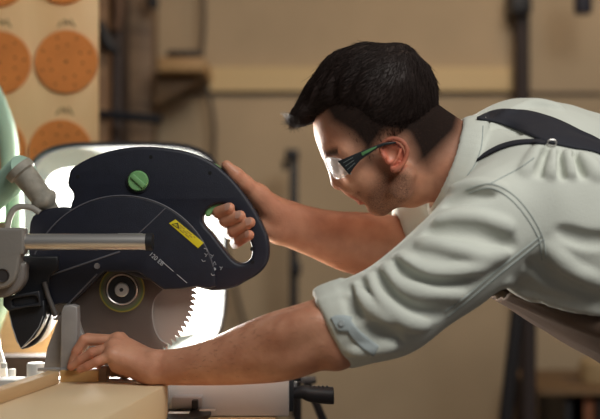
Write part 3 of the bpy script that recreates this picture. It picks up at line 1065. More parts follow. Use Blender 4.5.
# trunk
T0 = P(520, 205, -0.04)
T1 = P(590, 235, -0.04)
T2 = P(660, 290, -0.04)
for dy in (-0.07, 0.07):
    o_ = np.array([0, dy, 0])
    body.chain([T0 + o_, T1 + o_, T2 + o_], [0.085, 0.10, 0.10], 0.05)
SHN = P(497, 215, -0.19)     # near shoulder
SHF = P(482, 170, 0.13)      # far shoulder
body.cone(SHN, T0, 0.055, 0.09, 0.05).cone(SHF, T0, 0.055, 0.09, 0.05)
# neck
body.cone(P(405, 152, YH), P(478, 182, -0.045), 0.056, 0.060, 0.03)
body.cone(P(424, 128, YH), P(472, 172, -0.045), 0.047, 0.064, 0.03)

# skull and face
body.ell(H(371, 105), (hr(56), hr(53), hr(43)), HR, 0.0)
body.ell(H(357, 128), (hr(43), hr(42), hr(38)), HR, 0.02)         # forehead
body.ell(H(363, 160), (hr(33), hr(40), hr(33)), HR, 0.025)        # mid face
body.ell(H(371, 180), (hr(24), hr(26), hr(27)), HR, 0.02)         # lower face
body.ell(H(379, 202), (hr(13), hr(12), hr(17)), HR, 0.02)         # chin
for s in (-1, 1):
    body.cone(H(402, 176, s * 36), H(397, 192, s * 32), hr(10), hr(9), 0.02)      # jaw corner
    body.cone(H(397, 192, s * 32), H(381, 206, s * 11), hr(9), hr(8), 0.02)
    body.ell(H(358, 172, s * 23), (hr(14), hr(12), hr(10)), HR, 0.015)             # cheekbone
body.cone(H(386, 178, 0), H(410, 182, 0), hr(26), hr(26), 0.02)     # throat
body.cone(H(332, 152, -15), H(332, 152, 15), hr(6), hr(6), 0.012)      # brow ridge
for s in (-1, 1):
    body.cone(H(332, 152, s * 14), H(343, 153, s * 30), hr(6), hr(4.5), 0.02)
    body.ell(H(334, 165, s * 17), (hr(9), hr(7.5), hr(11)), HR, 0.010, 's')      # eye socket
    body.ell(H(345, 165.5, s * 17), (hr(7.6),) * 3, None, 0.004)
    body.cone(H(338.5, 161, s * 10), H(341, 162, s * 25), hr(2.2), hr(2), 0.004)   # upper lid
# nose
body.cone(H(331, 158), H(336.5, 180), hr(4.4), hr(6.0), 0.010)
body.ell(H(338.2, 183.3), hr(6.0), None, 0.005)
body.cone(H(340, 184), H(348, 180), hr(5), hr(7), 0.008)
for s in (-1, 1):
    body.ell(H(344.5, 185.5, s * 7.5), (hr(6), hr(4.8), hr(3.8)), HR, 0.005)
    body.ell(H(341.5, 191, s * 3.6), (hr(2.6), hr(1.8), hr(1.7)), HR, 0.003, 's')
body.cone(H(350, 189, -8), H(350, 189, 8), hr(6), None, 0.010)
for s in (-1, 1):
    body.chain([H(350, 181, s * 14), H(355, 186, s * 17.5), H(359, 192, s * 19)], [hr(1.0), hr(1.2), hr(0.8)], 0.006, 's')
# lips
body.cone(H(355, 194.8, -8), H(355, 194.8, 8), hr(4.0), None, 0.004)
body.cone(H(361.5, 201, -7), H(361.5, 201, 7), hr(4.4), None, 0.004)
body.cone(H(352.5, 200.5, -12), H(352.5, 200.5, 12), hr(1.0), None, 0.003, 's')
body.cone(H(364, 207.5, -8), H(364, 207.5, 8), hr(2.6), None, 0.008, 's')

# ears
for s in (-1, 1):
    y0 = s * 41
    body.ell(H(389.5, 155.5, s * 42), (hr(11), hr(14), hr(4.0)), HR, 0.006)
    body.ell(H(388.5, 156.5, s * 47), (hr(7.2), hr(9.0), hr(6.0)), HR, 0.004, 's')
    rim = [H(378, 156, y0 + s * 3), H(377.5, 149, y0 + s * 4.5), H(382, 143.5, y0 + s * 5.5), H(390, 141.5, y0 + s * 7), H(398, 144.5, y0 + s * 8),
           H(402.5, 152, y0 + s * 8), H(401.5, 160, y0 + s * 7), H(397.5, 167, y0 + s * 5.5), H(392, 171.5, y0 + s * 4), H(388, 170, y0 + s * 3)]
    body.chain(rim, [hr(v) for v in (1.4, 1.7, 1.9, 2.1, 2.2, 2.2, 2.1, 2.4, 3.0, 2.2)], 0.0015, n=3)
    body.chain([H(397, 151, y0 + s * 5.5), H(394, 159, y0 + s * 5), H(389, 166, y0 + s * 4)], [hr(1.3)] * 3, 0.003, n=3)
    body.ell(H(381, 159, y0 + s * 4), (hr(2.4), hr(3.2), hr(2)), HR, 0.003)

# near arm (left arm), elbow inside the cuff
armN = [SHN, P(430, 268, -0.23), P(345, 325, -0.215), P(322, 333, -0.21), P(285, 345, -0.19), P(250, 353.5, -0.17), P(217, 361.5, -0.15), P(183, 366.5, -0.125), P(152, 367.5, -0.105)]
armNr = [0.052, 0.045, R(31, -.21), R(31, -.21), R(32.5, -.19), R(27.5, -.17), R(21, -.15), R(16.2, -.125), R(15.0, -.105)]
body.chain(armN, armNr, 0.012, n=4)
body.ell(P(338, 348, -0.235), (0.026, 0.026, 0.03), None, 0.03)     # elbow
body.chain([P(318, 322, -0.245), P(285, 333, -0.225), P(250, 347, -0.195), P(222, 357, -0.17)], [0.020, 0.024, 0.016, 0.008], 0.014, n=3)
body.chain([P(312, 352, -0.235), P(285, 362, -0.215), P(250, 370, -0.18)], [0.016, 0.018, 0.010], 0.014, n=3)
# near hand
WN = P(152, 367.5, -0.105)
mc = {'index': P(120, 341, -0.062), 'middle': P(117, 341, -0.083), 'ring': P(113, 347.5, -0.103), 'pinky': P(112, 355, -0.121)}
ft = 1.925 / F
for k_, r_ in (('index', 7.5), ('middle', 8), ('ring', 8), ('pinky', 7.5)):
    body.cone(WN + np.array([0.0, (mc[k_][1] + 0.095) * 0.5, 0]), mc[k_], 13.0 * ft, r_ * ft, 0.014)
body.cone(P(143, 369, -0.10), P(118, 364, -0.112), 12 * ft, 9 * ft, 0.012)
body.cone(P(142, 366, -0.075), P(124, 366, -0.06), 12 * ft, 9 * ft, 0.012)
for k_ in mc:
    body.cone(mc[k_] + np.array([0.004, 0, 6.0 * ft]), P(136, 358, (mc[k_][1] - 0.10) * 0.5), 2.6 * ft, 1.8 * ft, 0.005)
body.ell(P(155, 356, -0.125), (0.012, 0.008, 0.008), None, 0.010)
fing = {
    'index': [mc['index'], P(88, 338.5, -0.066), P(80, 349, -0.070), P(75, 362, -0.074)],
    'middle': [mc['middle'], P(84.5, 340, -0.086), P(77, 351, -0.088), P(71.5, 364.5, -0.088)],
    'ring': [mc['ring'], P(92, 353, -0.108), P(81, 360, -0.106), P(71, 367, -0.102)],
    'pinky': [mc['pinky'], P(97, 361.5, -0.127), P(88, 366, -0.125), P(80, 369.5, -0.121)]}
fr = {'index': (6.2, 5.4, 4.9, 4.1), 'middle': (6.4, 5.5, 5.0, 4.2), 'ring': (6.2, 5.2, 4.8, 4.0), 'pinky': (5.4, 4.6, 4.2, 3.6)}
for k_ in fing:
    body.chain(fing[k_], [q * ft for q in fr[k_]], 0.0025)
    body.ell(mc[k_] + np.array([0, 0, 0.001]), fr[k_][0] * 1.18 * ft, None, 0.006)
body.chain([P(140, 369, -0.070), P(124, 371, -0.045), P(112, 371, -0.040), P(101, 368, -0.050)], [9 * ft, 7 * ft, 5.6 * ft, 4.5 * ft], 0.006)

# far arm (right arm)
WF = P(283, 221, 0.05)
armF = [SHF, P(432, 225, 0.14), P(428, 253, 0.11), P(400, 250, 0.105), P(370, 245, 0.095), P(345, 241, 0.085), P(315, 232.5, 0.07), P(298, 227, 0.06), WF]
armFr = [0.050, 0.046, R(31, .1), R(31, .1), R(29.5, .1), R(26.5, .085), R(21.5, .07), R(19.5, .06), R(18.8, .05)]
body.chain(armF, armFr, 0.012, n=4, squash=((0, 1, 0), 1.12))
fm = 2.03 / F
mcf = {'index': P(249, 193, 0.040), 'middle': P(256, 203, 0.046), 'ring': P(260, 213, 0.046), 'pinky': P(263, 224, 0.040)}
for k_ in mcf:
    dz = {'index': 6, 'middle': 2, 'ring': -3, 'pinky': -7}[k_] * fm
    body.cone(WF + np.array([0, -0.003, dz]), mcf[k_], 14 * fm, 9.5 * fm, 0.012)
body.cone(P(277, 232, 0.040), P(266, 228, 0.032), 11 * fm, 9 * fm, 0.012)        # heel of the hand
fgf = {
    'index': [mcf['index'], P(222, 200.5, 0.032), P(216.5, 212.5, 0.002), P(218.5, 212.5, -0.018), P(229.5, 208.0, -0.0335)],
    'middle': [mcf['middle'], P(229, 210, 0.034), P(223, 222, 0.002), P(225.5, 221, -0.018), P(240.0, 216.0, -0.0355)],
    'ring': [mcf['ring'], P(236, 222, 0.034), P(230, 233, 0.002), P(233, 231.5, -0.018), P(250.0, 222.5, -0.0365)],
    'pinky': [mcf['pinky'], P(242, 235, 0.032), P(236, 243, 0.004), P(239, 241, -0.014), P(249.5, 235.0, -0.0345)]}
ffr = {'index': (7.4, 6.6, 6.3, 6.2, 5.4), 'middle': (7.6, 6.8, 6.5, 6.4, 5.6), 'ring': (7.4, 6.6, 6.3, 6.2, 5.4), 'pinky': (6.6, 5.8, 5.5, 5.4, 4.8)}
for k_ in fgf:
    body.chain(fgf[k_], [q * fm for q in ffr[k_]], 0.0015)
body.chain([P(275, 212, 0.036), P(258, 195, 0.018), P(244, 183, -0.002), P(236, 175.5, -0.010), P(226.5, 165.5, -0.014)],
           [15 * fm, 10.5 * fm, 7.6 * fm, 6.8 * fm, 5.2 * fm], 0.010)

person = thing('person', 'dark-haired man in pale rolled-sleeve shirt and safety glasses leaning over the saw', 'person', P(745, 900, -0.05) * np.array([1, 1, 0]))

# skin material : warm noise, stubble and darker cropped hair driven by stored masks (skin colour; the ear red also holds backlight glow)
me = body.mesh('body', 2)
nV = len(me.vertices)
co = np.empty(nV * 3)
me.vertices.foreach_get('co', co)
co = co.reshape(-1, 3)
pxy = np.stack([300 + (co[:, 0]) * F / HD, 209.5 - (co[:, 2] - CZ) * F / HD], 1)     # head frame coordinates in photo-sized units


def polymask(poly, soft=5.0):
    """soft inside test in the head's own side view"""
    poly = np.array(poly, float)
    x, y = pxy[:, 0], pxy[:, 1]
    ins_ = np.zeros(nV, bool)
    dmin = np.full(nV, 1e9)
    for i in range(len(poly)):
        x0, y0 = poly[i]
        x1, y1 = poly[(i + 1) % len(poly)]
        c_ = ((y0 > y) != (y1 > y)) & (x < (x1 - x0) * (y - y0) / (y1 - y0 + 1e-12) + x0)
        ins_ ^= c_
        tx = np.clip(((x - x0) * (x1 - x0) + (y - y0) * (y1 - y0)) / ((x1 - x0) ** 2 + (y1 - y0) ** 2 + 1e-9), 0, 1)
        dmin = np.minimum(dmin, np.hypot(x - x0 - tx * (x1 - x0), y - y0 - tx * (y1 - y0)))
    sd_ = np.where(ins_, dmin, -dmin)
    return np.clip(sd_ / soft * 0.5 + 0.5, 0, 1)


headz = (np.abs(co[:, 1] - YH) < 0.10) & (co[:, 0] < P(470, 0, YH)[0]) & (co[:, 2] > P(0, 225, YH)[2]) & (pxy[:, 0] > 300)
beard = polymask([(350, 189), (357, 189), (364, 192), (372, 184), (380, 168), (392, 172), (404, 172), (412, 190), (398, 214), (380, 222), (366, 214), (360, 204), (350, 198)], 7) * headz
crop_ = polymask([(318, 112), (327, 127), (336, 133), (347, 140), (356, 150), (362, 162), (370, 166), (376, 150), (384, 138), (402, 140), (408, 152), (412, 166),
                  (424, 168), (440, 152), (456, 136), (462, 122), (466, 95), (430, 55), (340, 55)], 10) * headz
lips = polymask([(348, 193), (356, 190.5), (363, 197), (368, 203), (362, 206), (355, 200)], 2.5) * headz * (np.abs(co[:, 1] - YH) < hr(13))
_er = np.hypot((pxy[:, 0] - 389.5) / 14, (pxy[:, 1] - 156) / 17)
earm = np.clip(1.25 - _er, 0, 1) ** 0.5 * np.clip(_er * 1.6, 0.25, 1) * headz * (np.abs(co[:, 1] - YH) > hr(39))  # ear rim: skin redness plus light shining through, put into the colour
brow = polymask([(323, 154), (331, 150), (344, 149), (349, 153), (340, 155), (328, 159)], 2.5) * headz
brow *= (np.abs(np.abs(co[:, 1] - YH) - hr(18)) < hr(15))
knuck = np.zeros(nV)
for dct in (fing, fgf):
    for k_ in dct:
        for jn in dct[k_][1:-1] + [dct[k_][-1]]:
            knuck = np.maximum(knuck, np.clip(1 - np.linalg.norm(co - jn, axis=1) / 0.013, 0, 1))
me2_attr = (('beard', beard), ('cropped', crop_), ('red', np.clip(lips * 1.3 + earm * 1.3 + knuck * 0.5, 0, 1)), ('brow', brow))
for an, arr in me2_attr:
    at = me.attributes.new(an, 'FLOAT', 'POINT')
    at.data.foreach_set('value', arr.astype(np.float32))

SK = bpy.data.materials.new('skin')
SK.use_nodes = True
nt = SK.node_tree
bs_ = nt.nodes['Principled BSDF']
bs_.inputs['Roughness'].default_value = 0.46
bs_.inputs['Specular IOR Level'].default_value = 0.42
bs_.inputs['Subsurface Weight'].default_value = 0.08
bs_.inputs['Subsurface Radius'].default_value = (0.010, 0.004, 0.002)
bs_.inputs['Subsurface Scale'].default_value = 0.8
tc = nt.nodes.new('ShaderNodeTexCoord')


def nz(scale, detail=4):
    n = nt.nodes.new('ShaderNodeTexNoise')
    n.inputs['Scale'].default_value = scale
    n.inputs['Detail'].default_value = detail
    nt.links.new(tc.outputs['Object'], n.inputs['Vector'])
    return n


def mixc(fac, a, b):
    m = nt.nodes.new('ShaderNodeMix')
    m.data_type = 'RGBA'
    for sock, val in ((m.inputs[0], fac), (m.inputs[6], a), (m.inputs[7], b)):
        if hasattr(val, 'is_linked') or hasattr(val, 'node'):
            nt.links.new(val, sock)
        elif isinstance(val, tuple):
            sock.default_value = (*val, 1)
        else:
            sock.default_value = val
    return m.outputs[2]


def mth(op, a, b, clamp=True):
    m = nt.nodes.new('ShaderNodeMath')
    m.operation = op
    m.use_clamp = clamp
    for sock, val in ((m.inputs[0], a), (m.inputs[1], b)):
        if hasattr(val, 'node'):
            nt.links.new(val, sock)
        else:
            sock.default_value = val
    return m.outputs[0]


def att(name):
    a = nt.nodes.new('ShaderNodeAttribute')
    a.attribute_name = name
    return a.outputs['Fac']


n1 = nz(26, 6)
n2 = nz(700, 2)
n3 = nz(900, 2)
skin_c = mixc(mth('MULTIPLY', mth('SUBTRACT', n1.outputs['Fac'], 0.32), 2.8), (0.46, 0.20, 0.12), (0.60, 0.30, 0.19))
nt.links.new(n1.outputs['Fac'], nt.nodes[-1].inputs[0]) if False else None
skin_c = mixc(mth('MULTIPLY', att('red'), 0.75), skin_c, (0.62, 0.14, 0.085))
skin_c = mixc(mth('MULTIPLY', att('beard'), mth('MULTIPLY', n2.outputs['Fac'], 1.3)), skin_c, (0.055, 0.035, 0.028))
skin_c = mixc(mth('MULTIPLY', att('cropped'), mth('ADD', n3.outputs['Fac'], 0.62)), skin_c, (0.020, 0.013, 0.011))
skin_c = mixc(mth('MULTIPLY', att('brow'), mth('ADD', n2.outputs['Fac'], 0.35)), skin_c, (0.022, 0.014, 0.011))
nt.links.new(skin_c, bs_.inputs['Base Color'])
hm_ = mth('MAXIMUM', att('cropped'), att('beard'))
nt.links.new(mth('ADD', mth('MULTIPLY', hm_, 0.45), 0.45), bs_.inputs['Roughness'])
nt.links.new(mth('SUBTRACT', 0.42, mth('MULTIPLY', hm_, 0.38)), bs_.inputs['Specular IOR Level'])
bp_ = nt.nodes.new('ShaderNodeBump')
bp_.inputs['Strength'].default_value = 0.35
bp_.inputs['Distance'].default_value = 0.0015
nt.links.new(mth('ADD', nz(260, 6).outputs['Fac'], mth('MULTIPLY', nz(55, 4).outputs['Fac'], 1.6), False), bp_.inputs['Height'])
nt.links.new(bp_.outputs[0], bs_.inputs['Normal'])
body_o = link_mesh('body', me, SK, person)
BV_body = BVHTree.FromPolygons([tuple(c) for c in co], [tuple(p.vertices) for p in me.polygons])


def ray(bv, px, py, off=0.0, y0=-1.2):
    """point on a surface under the photo position, lifted by off along its normal"""
    o0 = Vector((0, CAMY, CZ))
    d0 = (Vector([float(c) for c in P(px, py, 0.0)]) - o0).normalized()
    hit, nrm, idx, dist = bv.ray_cast(o0, d0)
    if hit is None:
        return None, None
    if nrm.dot(d0) > 0:
        nrm = -nrm
    return np.array(hit + nrm * off), np.array(nrm)


# finger nails on the grip hand
m = MB()
for k_ in fgf:
    tip, prev = fgf[k_][-1], fgf[k_][-2]
    dr = Vector(tip - prev).normalized()
    rr = ffr[k_][-1] * fm
    nrm = Vector((0, -1, 0)) * 0.93 + Vector((0, 0, 0.37))
    nrm = (nrm - dr * nrm.dot(dr)).normalized()
    sx = dr.cross(nrm)
    c_ = Vector(tip) + dr * rr * 0.15 + nrm * rr * 0.80
    rings = []
    for a_ in range(3):
        ring_ = []
        for b_ in range(14):
            an = 2 * math.pi * b_ / 14
            q = a_ / 2.0
            u_, v_ = math.cos(an) * q * rr * 0.85, math.sin(an) * q * rr * 0.72
            ring_.append(m.bm.verts.new(c_ + dr * u_ + sx * v_ + nrm * (rr * 0.22 * (1 - (v_ / (rr * .8)) ** 2 - 0.5 * (u_ / rr) ** 2))))
        rings.append(ring_)
    for A, B in zip(rings, rings[1:]):
        for i in range(14):
            try:
                m.bm.faces.new([A[i], A[(i + 1) % 14], B[(i + 1) % 14], B[i]])
            except ValueError:
                pass
bmesh.ops.remove_doubles(m.bm, verts=m.bm.verts[:], dist=1e-6)
m.build('fingernails', mat('nail', (0.62, 0.36, 0.28), 0.3), person)

# ------------------------------------------------------------------ hair : a solid mass plus strands
hv = Vol(H(270, 240) - np.array([0, 0.12, 0]), H(490, 20) + np.array([0, 0.12, 0]), 0.003)
hv.ell(H(374, 96), (hr(54), hr(51), hr(47)), HR, 0.0)
hv.ell(H(352, 86), (hr(42), hr(36), hr(38)), HR, 0.02)
hv.ell(H(325, 98), (hr(26), hr(19), hr(30)), [np.array([-.85, 0, -.52]), np.array([-.52, 0, .85]), SD], 0.02)
hv.ell(H(304, 113), (hr(16), hr(10), hr(24)), [np.array([-.80, 0, -.6]), np.array([-.6, 0, .8]), SD], 0.015)
hv.ell(H(401, 86), (hr(22), hr(34), hr(40)), None, 0.02)
hv.ell(H(419, 104), (hr(17), hr(22), hr(36)), None, 0.03)
# face side hairline and the cropped sides
hv.cone(H(318, 146, -60), H(318, 146, 60), hr(21), None, 0.006, 's')
hv.cone(H(345, 158, -60), H(345, 158, 60), hr(31.5), None, 0.006, 's')
hv.cone(H(378, 168, -60), H(378, 168, 60), hr(31), None, 0.008, 's')
hv.cone(H(405, 172, -60), H(405, 172, 60), hr(32), None, 0.010, 's')
hv.cone(H(432, 160, -60), H(432, 160, 60), hr(24), None, 0.008, 's')
# wavy tufts
sl, X, Y, Z = hv.win(hv.lo, hv.lo + hv.h * hv.n)
aa, bb = X * FW[0] + Z * FW[2], X * UPV[0] + Z * UPV[2]
hv.a[sl] += (0.0016 * np.sin(aa * 60 + 3 * np.sin(Y * 60) + bb * 35) * np.sin(Y * 150 + aa * 40) + 0.0007 * np.sin(Y * 330 + bb * 120 + aa * 60)).astype(np.float32)
hme = hv.mesh('hair', 2)
hV = np.empty(len(hme.vertices) * 3)
hme.vertices.foreach_get('co', hV)
hV = hV.reshape(-1, 3)
M_hair = bpy.data.materials.new('hair')
M_hair.use_nodes = True
hb = M_hair.node_tree.nodes['Principled BSDF']
hb.inputs['Base Color'].default_value = (0.022, 0.013, 0.011, 1)
hb.inputs['Roughness'].default_value = 0.58
hb.inputs['Specular IOR Level'].default_value = 0.22
hair_o = link_mesh('hair', hme, M_hair, person)
hn = np.empty(len(hme.vertices) * 3)
hme.vertices.foreach_get('normal', hn)
hn = hn.reshape(-1, 3)


def strands(name, roots, dirs_fn, n, length, rad, parent, seed=1, mt=None, curl=0.25, pts=5):
    """thin tapered hairs as one mesh of three-sided tubes"""
    rg = np.random.default_rng(seed)
    V, Fc = [], []
    for i in range(n):
        p, nr_ = roots(rg)
        if p is None:
            continue
        L = length * (0.55 + 0.9 * rg.random())
        d = dirs_fn(p, nr_, rg)
        ref = np.cross(d, [0.3, 0.8, 0.5])
        ref /= np.linalg.norm(ref) + 1e-9
        b = np.cross(d, ref)
        q = p.copy()
        bend = rg.normal(0, curl, 3)
        rings = []
        for k in range(pts):
            rr = rad * (1 - k / pts) + 0.00005
            base_i = len(V)
            for an in (0, 2.094, 4.189):
                V.append(q + ref * rr * math.cos(an) + b * rr * math.sin(an))
            rings.append(base_i)
            d = d + bend / pts + np.array([0, 0, -0.03])
            d /= np.linalg.norm(d)
            q = q + d * L / (pts - 1)
        for a_, c_ in zip(rings, rings[1:]):
            for k in range(3):
                Fc.append((a_ + k, a_ + (k + 1) % 3, c_ + (k + 1) % 3, c_ + k))
    m_ = np_mesh(name, V, Fc)
    return link_mesh(name, m_, mt, parent)


def hair_root(rg):
    i = rg.integers(len(hV))
    return hV[i] - hn[i] * 0.002, hn[i]


def hair_dir(p, n, rg):
    q = 300 + p[0] * F / HD
    f = np.clip((450 - q) / 110, 0, 1)
    f = f * f * (3 - 2 * f)
    comb = FW * f + np.array([0.25, 0, -1.0]) * (1 - f) + rg.normal(0, 0.16, 3)
    comb = comb - n * (comb @ n)
    comb /= np.linalg.norm(comb) + 1e-9
    d = comb + n * (0.16 + 0.22 * rg.random() + 0.30 * (q < 345) * rg.random()) + rg.normal(0, 0.10, 3) + n * (rg.random() < 0.07) * 0.8
    return d / np.linalg.norm(d)


st = strands('hair_strands', hair_root, hair_dir, 17000, 0.023, 0.00034, hair_o, 3, M_hair)

# short cropped hair on the sides and nape
cidx = np.where((crop_ > 0.6) & (co[:, 2] < P(0, 70, YH)[2] + 1))[0]
bn = np.empty(nV * 3)
me.vertices.foreach_get('normal', bn)
bn = bn.reshape(-1, 3)
# me was moved to its own origin by link_mesh, co holds the placed positions


def crop_root(rg):
    i = cidx[rg.integers(len(cidx))]
    return co[i].copy(), bn[i]


def crop_dir(p, n, rg):
    d = np.array([0.35, 0, -0.8]) + n * 0.45 + rg.normal(0, 0.15, 3)
    return d / np.linalg.norm(d)


strands('cropped_hair', crop_root, crop_dir, 14000, 0.0055, 0.00026, hair_o, 5, mat('cropped_dark', (0.014, 0.009, 0.008), 0.8, spec=0.05), 0.1, 3)
# arm hair catching the light
fidx = np.where((co[:, 0] > P(175, 0, -.1)[0]) & (co[:, 0] < P(335, 0, -.2)[0]) & (co[:, 1] < -0.10) & (co[:, 2] < 1.2))[0]
fidx2 = np.where((co[:, 0] > P(285, 0, .05)[0]) & (co[:, 0] < P(400, 0, .1)[0]) & (co[:, 1] > 0.01) & (co[:, 2] > 1.1))[0]
fidx = np.concatenate([fidx, fidx2])


def arm_root(rg):
    i = fidx[rg.integers(len(fidx))]
    return co[i].copy(), bn[i]


def arm_dir(p, n, rg):
    d = np.array([-0.8, 0, 0.1]) + n * 0.6 + rg.normal(0, 0.25, 3)
    return d / np.linalg.norm(d)


strands('arm_hair', arm_root, arm_dir, 3000, 0.0075, 0.00014, body_o, 6, mat('arm_hair', (0.09, 0.05, 0.03), 0.5), 0.3, 4)
# ------------------------------------------------------------------ shirt
def cylv(vol, p0, p1, r, k=0.004, op='u', rnd=0.004, r1=None):
    """flat-ended round bar"""
    p0, p1 = np.array(p0, float), np.array(p1, float)
    m = max(r, r1 or 0) + k + 4 * vol.h
    W = vol.win(np.minimum(p0, p1) - m, np.maximum(p0, p1) + m)
    if W is None:
        return
    sl, X, Y, Z = W
    L = np.linalg.norm(p1 - p0)
    a_ = (p1 - p0) / L
    x, y, z = X - p0[0], Y - p0[1], Z - p0[2]
    ax = x * a_[0] + y * a_[1] + z * a_[2]
    rad = np.sqrt(np.maximum(x * x + y * y + z * z - ax * ax, 0))
    rr = r if r1 is None else r + (r1 - r) * np.clip(ax / L, 0, 1)
    dr_, da_ = rad - rr + rnd, np.abs(ax - L / 2) - L / 2 + rnd
    d = np.minimum(np.maximum(dr_, da_), 0) + np.sqrt(np.maximum(dr_, 0) ** 2 + np.maximum(da_, 0) ** 2) - rnd
    vol.comb(sl, d.astype(np.float32), k, op)


sh = Vol((0.0, -0.45, 0.86), (0.86, 0.40, 1.60), 0.0034)
for dy, lst in ((-0.13, [(536, 212, 76), (590, 234, 80), (660, 272, 82), (735, 330, 82)]),
                (0.05, [(522, 186, 86), (590, 214, 88), (660, 270, 92), (735, 335, 86)])):
    sh.chain([P(a, b, dy) for a, b, c in lst], [R(c, dy) for a, b, c in lst], 0.03, n=3)
sh.cone(P(468, 165, -0.05), P(520, 185, -0.05), R(40, -0.05), R(70, -.05), 0.04)
NC = P(449, 167, -0.05)
sh.cone(P(455, 168, -0.05), P(480, 175, -0.05), R(43, -.05), R(50, -.05), 0.03)
# near sleeve
slv = [(505, 214, 51, -.185), (461, 255, 46, -.215), (413, 294, 41, -.225), (388, 311, 39.5, -.222), (362, 320, 38, -.215), (330, 329, 37, -.21)]
sh.chain([P(a, b, y) for a, b, r, y in slv], [R(r, y) for a, b, r, y in slv], 0.02, n=4)
# far sleeve
slf = [(482, 160, 44, .12), (455, 195, 38, .15), (432, 236, 35, .13), (412, 243, 34, .115)]
sh.chain([P(a, b, y) for a, b, r, y in slf], [R(r, y) for a, b, r, y in slf], 0.02, n=4)

pv, pf = sh.extract('pre', 1)
BV0 = BVHTree.FromPolygons([tuple(v) for v in pv], [tuple(int(i) for i in f) for f in pf])


def fold(pts, r, op='u', k=0.016, sink=0.4, n=5):
    """crease or ridge running over the cloth through photo positions"""
    q = crom(pts, n, False)
    w3, rr = [], []
    N_ = len(q)
    for i, (a, b) in enumerate(q):
        h_, nn = ray(BV0, a, b)
        if h_ is None:
            continue
        t = i / (N_ - 1)
        taper = math.sin(math.pi * min(max(t, 0.04), 0.96)) ** 0.5
        rad = r * 1.8 / F * (0.35 + 0.65 * taper)
        if op == 'u':
            w3.append(h_ - nn * rad * sink)
        else:
            w3.append(h_ + nn * rad * sink)
        rr.append(rad)
    if len(w3) > 1:
        sh.chain(w3, rr, k, op)


U_, S_ = 'u', 's'
_n = 0
for pts, r, op in (
    # sleeve folds fanning from the elbow
    ([(398, 256), (415, 268), (445, 274), (480, 266), (505, 250)], 4.5, U_),
    ([(396, 264), (412, 279), (440, 286), (474, 280)], 4.0, S_),
    ([(384, 266), (395, 282), (420, 292), (462, 296)], 4.5, U_),
    ([(378, 276), (392, 298), (415, 311), (440, 314)], 3.6, S_),
    ([(368, 277), (380, 300), (402, 320), (424, 326)], 4.5, U_),
    ([(360, 285), (372, 308), (394, 331)], 3.6, S_),
    ([(353, 286), (366, 304), (390, 322)], 4.2, U_),
    ([(346, 290), (352, 306), (356, 316)], 3.0, S_),
    ([(398, 344), (384, 333), (370, 330)], 3.0, S_),
    ([(352, 352), (372, 350), (392, 346)], 3.0, U_),
    # shoulder
    ([(436, 222), (455, 216), (485, 218), (510, 228)], 3.5, U_),
    ([(428, 234), (450, 232), (480, 236), (512, 246)], 4.5, S_),
    ([(420, 243), (444, 246), (476, 254), (500, 256)], 4.0, U_),
    ([(446, 203), (466, 196), (490, 194)], 3.2, S_),
    ([(452, 190), (474, 184), (500, 188)], 3.0, U_),
    # body
    ([(548, 248), (570, 268), (600, 282)], 5.0, U_),
    ([(530, 262), (556, 282), (600, 298)], 4.5, S_),
    ([(506, 282), (540, 298), (600, 312)], 4.5, U_),
    ([(560, 232), (585, 240), (605, 240)], 3.5, S_),
    ([(497, 292), (530, 307), (600, 320)], 3.0, S_),
    # gathers under the strap
    ([(541, 148), (534, 160), (524, 172)], 3.0, U_),
    ([(549, 152), (546, 164), (540, 174)], 2.4, S_),
    ([(556, 152), (556, 163), (552, 174)], 3.0, U_),
    ([(563, 154), (564, 164), (562, 174)], 2.4, S_),
    ([(569, 154), (573, 164), (573, 174)], 3.0, U_),
    ([(577, 156), (581, 164), (583, 174)], 2.4, S_),
    ([(584, 157), (592, 167), (597, 176)], 2.6, U_),
    ([(500, 118), (530, 104), (560, 108)], 2.5, U_),
    ([(485, 128), (505, 124), (520, 134)], 2.5, S_),
):
    _n += 1
    fold(pts, r * (0.72 if _n <= 15 else 1.0), op)

for (x_, y_, r_) in ((347, 291.5, 6), (361, 285, 6), (375, 278, 6), (389, 269, 6.5)):
    sh.chain([P(x_ + 6, y_ + 12, -0.262), P(x_ + 2, y_ + 2, -0.245), P(x_, y_, -0.22), P(x_ + 3, y_ + 3, -0.195), P(x_ + 8, y_ + 14, -0.178)], [0.003, R(r_, -.2) * .8, R(r_, -.2), R(r_, -.2) * .8, 0.003], 0.010, n=3)
# cut the sleeve ends flat, add rolled cuffs, hollow them
a0, a1 = P(328, 328.5, -0.212), P(362, 318, -0.215)
ax_ = (a1 - a0) / np.linalg.norm(a1 - a0)
axc = ax_ * 1.0
axc = np.array([ax_[0], 0.0, 0.30])
axc /= np.linalg.norm(axc)
axc = np.array([0.91, 0.0, 0.41])
c0 = P(328, 328.5, -0.212)
cylv(sh, c0 - axc * 0.10, c0 + axc * 0.004, R(60, -.21), 0.004, 's')
cylv(sh, c0, c0 + axc * 0.050, R(38.5, -.21), 0.006, 'u', 0.008)
cylv(sh, c0 + axc * 0.012, c0 + axc * 0.040, R(40, -.21), 0.008, 'u', 0.006)
cylv(sh, c0 - axc * 0.02, c0 + axc * 0.045, R(33.5, -.21), 0.003, 's')
for an in range(0, 360, 40):
    e1 = np.array([-axc[2], 0, axc[0]])
    v_ = e1 * math.cos(math.radians(an)) + SD * math.sin(math.radians(an))
    sh.chain([c0 + axc * 0.010 + v_ * R(38.5, -.21), c0 + axc * 0.05 + v_ * R(39.5, -.21) + np.cross(axc, v_) * 0.012], [0.003, 0.004], 0.008)
f0 = P(405, 243, 0.112)
af = np.array([0.93, 0.05, 0.33])
af /= np.linalg.norm(af)
cylv(sh, f0 - af * 0.10, f0, R(45, .12), 0.004, 's')
cylv(sh, f0 - af * 0.002, f0 + af * 0.050, R(37, .12), 0.006, 'u', 0.010)
